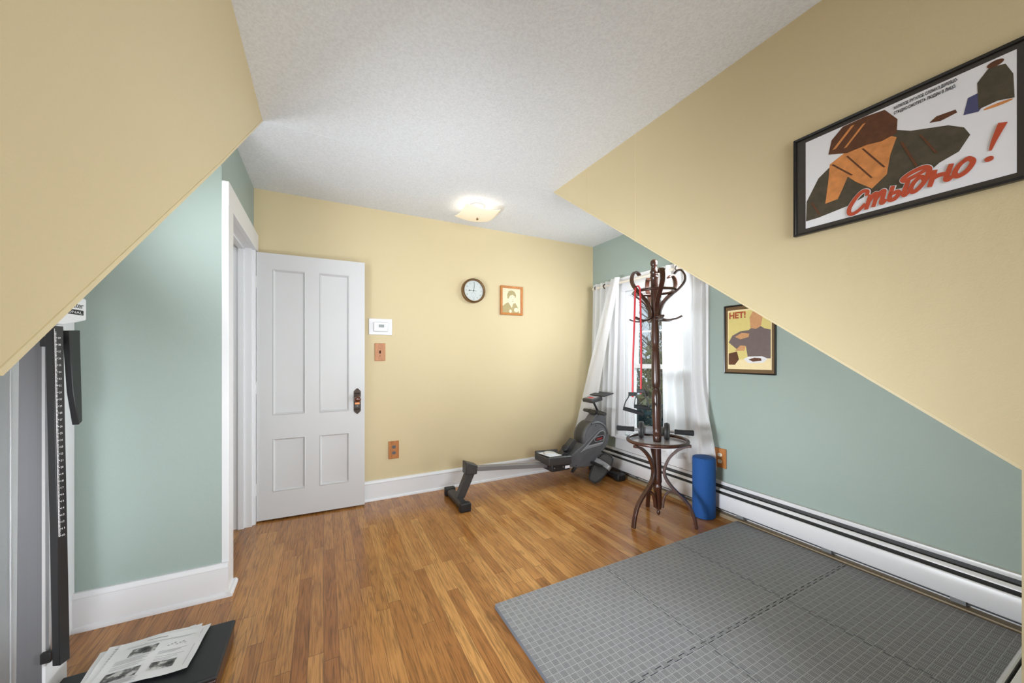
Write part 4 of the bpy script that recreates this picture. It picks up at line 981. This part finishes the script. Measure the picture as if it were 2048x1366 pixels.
# ------------------------------------------------------------------ light
W = bpy.data.worlds.new('sky'); S.world = W; W.use_nodes = True; nt = W.node_tree
bg = nt.nodes['Background']; bg.inputs[0].default_value = (.74, .86, 1., 1); bg.inputs[1].default_value = .88
def area(name, loc, target, size, power, col=(1,1,1), sy=None, spread=180):
    L = bpy.data.lights.new(name, 'AREA'); L.energy = power; L.color = col; L.shape = 'RECTANGLE'; L.size = size; L.size_y = sy or size; L.spread = math.radians(spread)
    o = bpy.data.objects.new(name, L); C.objects.link(o); o.location = loc
    o.rotation_euler = (Vector(target)-Vector(loc)).to_track_quat('-Z', 'Y').to_euler(); return o
PW_ = dict(dormer=16.5, bounce=4.6, window=120, right_eave=18.5, left_eave=13.5, left_up=8.5, right_slope=8, left_slope=2.0, fill=2.4, hall=2.6)
area('dormer_fill_light', (.64, -1.2, 1.4), (.95, 3.3, 1.25), 1.4, PW_['dormer'], (.88, .94, 1.), 1.5, 75)  # unseen fill lamp added behind the camera; the back wall has no window
area('ceiling_bounce_light', (.64, -.7, 1.0), (.95, 1.5, 2.5), 1.3, PW_['bounce'], (.86, .93, 1.), .9, 140)  # added lamp aimed up so the near ceiling bounces soft light
area('window_daylight', (3.6, 2.43, 2.0), (1.6, 2.2, .6), 1.0, PW_['window'], (.88, .95, 1.), 1.4)
area('right_eave_fill', (2.15, .34, .45), (-.9, 2.0, 1.1), .9, PW_['right_eave'], (.90, .95, 1.), .3, 80)  # added lamp, out of view, to brighten the left wall
area('left_eave_fill', (-.80, 1.15, .62), (2.77, 1.6, .72), .6, PW_['left_eave'], (.88, .94, 1.), .6, 66)  # out-of-view lamp added to lift the green right wall
area('left_up_fill', (-.80, 1.15, .62), (1.95, 2.9, 2.42), .6, PW_['left_up'], (.88, .94, 1.), .6, 64)  # extra upward lamp added for the far ceiling and right corner
area('right_slope_fill', (2.42, 1.86, 1.98), (2.0, 3.3, 1.35), .35, PW_['right_slope'], (.90, .95, 1.), .2, 124)  # lamp added behind the right cheek to brighten the far corner
area('left_slope_fill', (-.72, 1.74, 1.82), (.3, 3.3, 2.3), .3, PW_['left_slope'], (.90, .95, 1.), .15, 110)  # lamp added behind the left cheek for the far wall and ceiling
area('left_fill_light', (-.50, .50, .75), (-.97, 2.2, .75), .3, PW_['fill'], (.92, .96, 1.), .6, 90)
area('left_panel_fill', (-.48, .42, .66), (-.985, 2.0, .62), .12, .62, (.96, .98, 1.), 1.0, 34)  # narrow lamp added to whiten the left panel; no such fitting there
area('hall_fill', (-1.1, 2.9, 2.3), (-1.0, 2.9, 0), .5, PW_['hall'], (.94, .97, 1.), .5)  # lamp added to brighten the door jamb; no hall fitting is known
L = bpy.data.lights.new('ceiling_bulb', 'POINT'); L.energy = .9; L.color = (1., .94, .86); L.shadow_soft_size = .05
o = bpy.data.objects.new('ceiling_bulb', L); C.objects.link(o); o.location = (1.148, 2.872, ZC-.055)

S.view_settings.view_transform = 'Standard'; S.view_settings.look = 'None'; S.view_settings.exposure = .04; S.view_settings.gamma = 1
S.cycles.max_bounces = 12; S.cycles.diffuse_bounces = 8; S.cycles.transparent_max_bounces = 12; S.cycles.use_denoising = True

# ------------------------------------------------------------------ camera
cam = bpy.data.cameras.new('camera'); cam.sensor_width = 36; cam.lens = 732.2*36/2048; cam.shift_y = 30.5/2048; cam.clip_start = .02
co_ = bpy.data.objects.new('camera', cam); C.objects.link(co_); co_.location = (0, 0, 1.23); co_.rotation_euler = (PI/2, 0, -.4749)
S.camera = co_
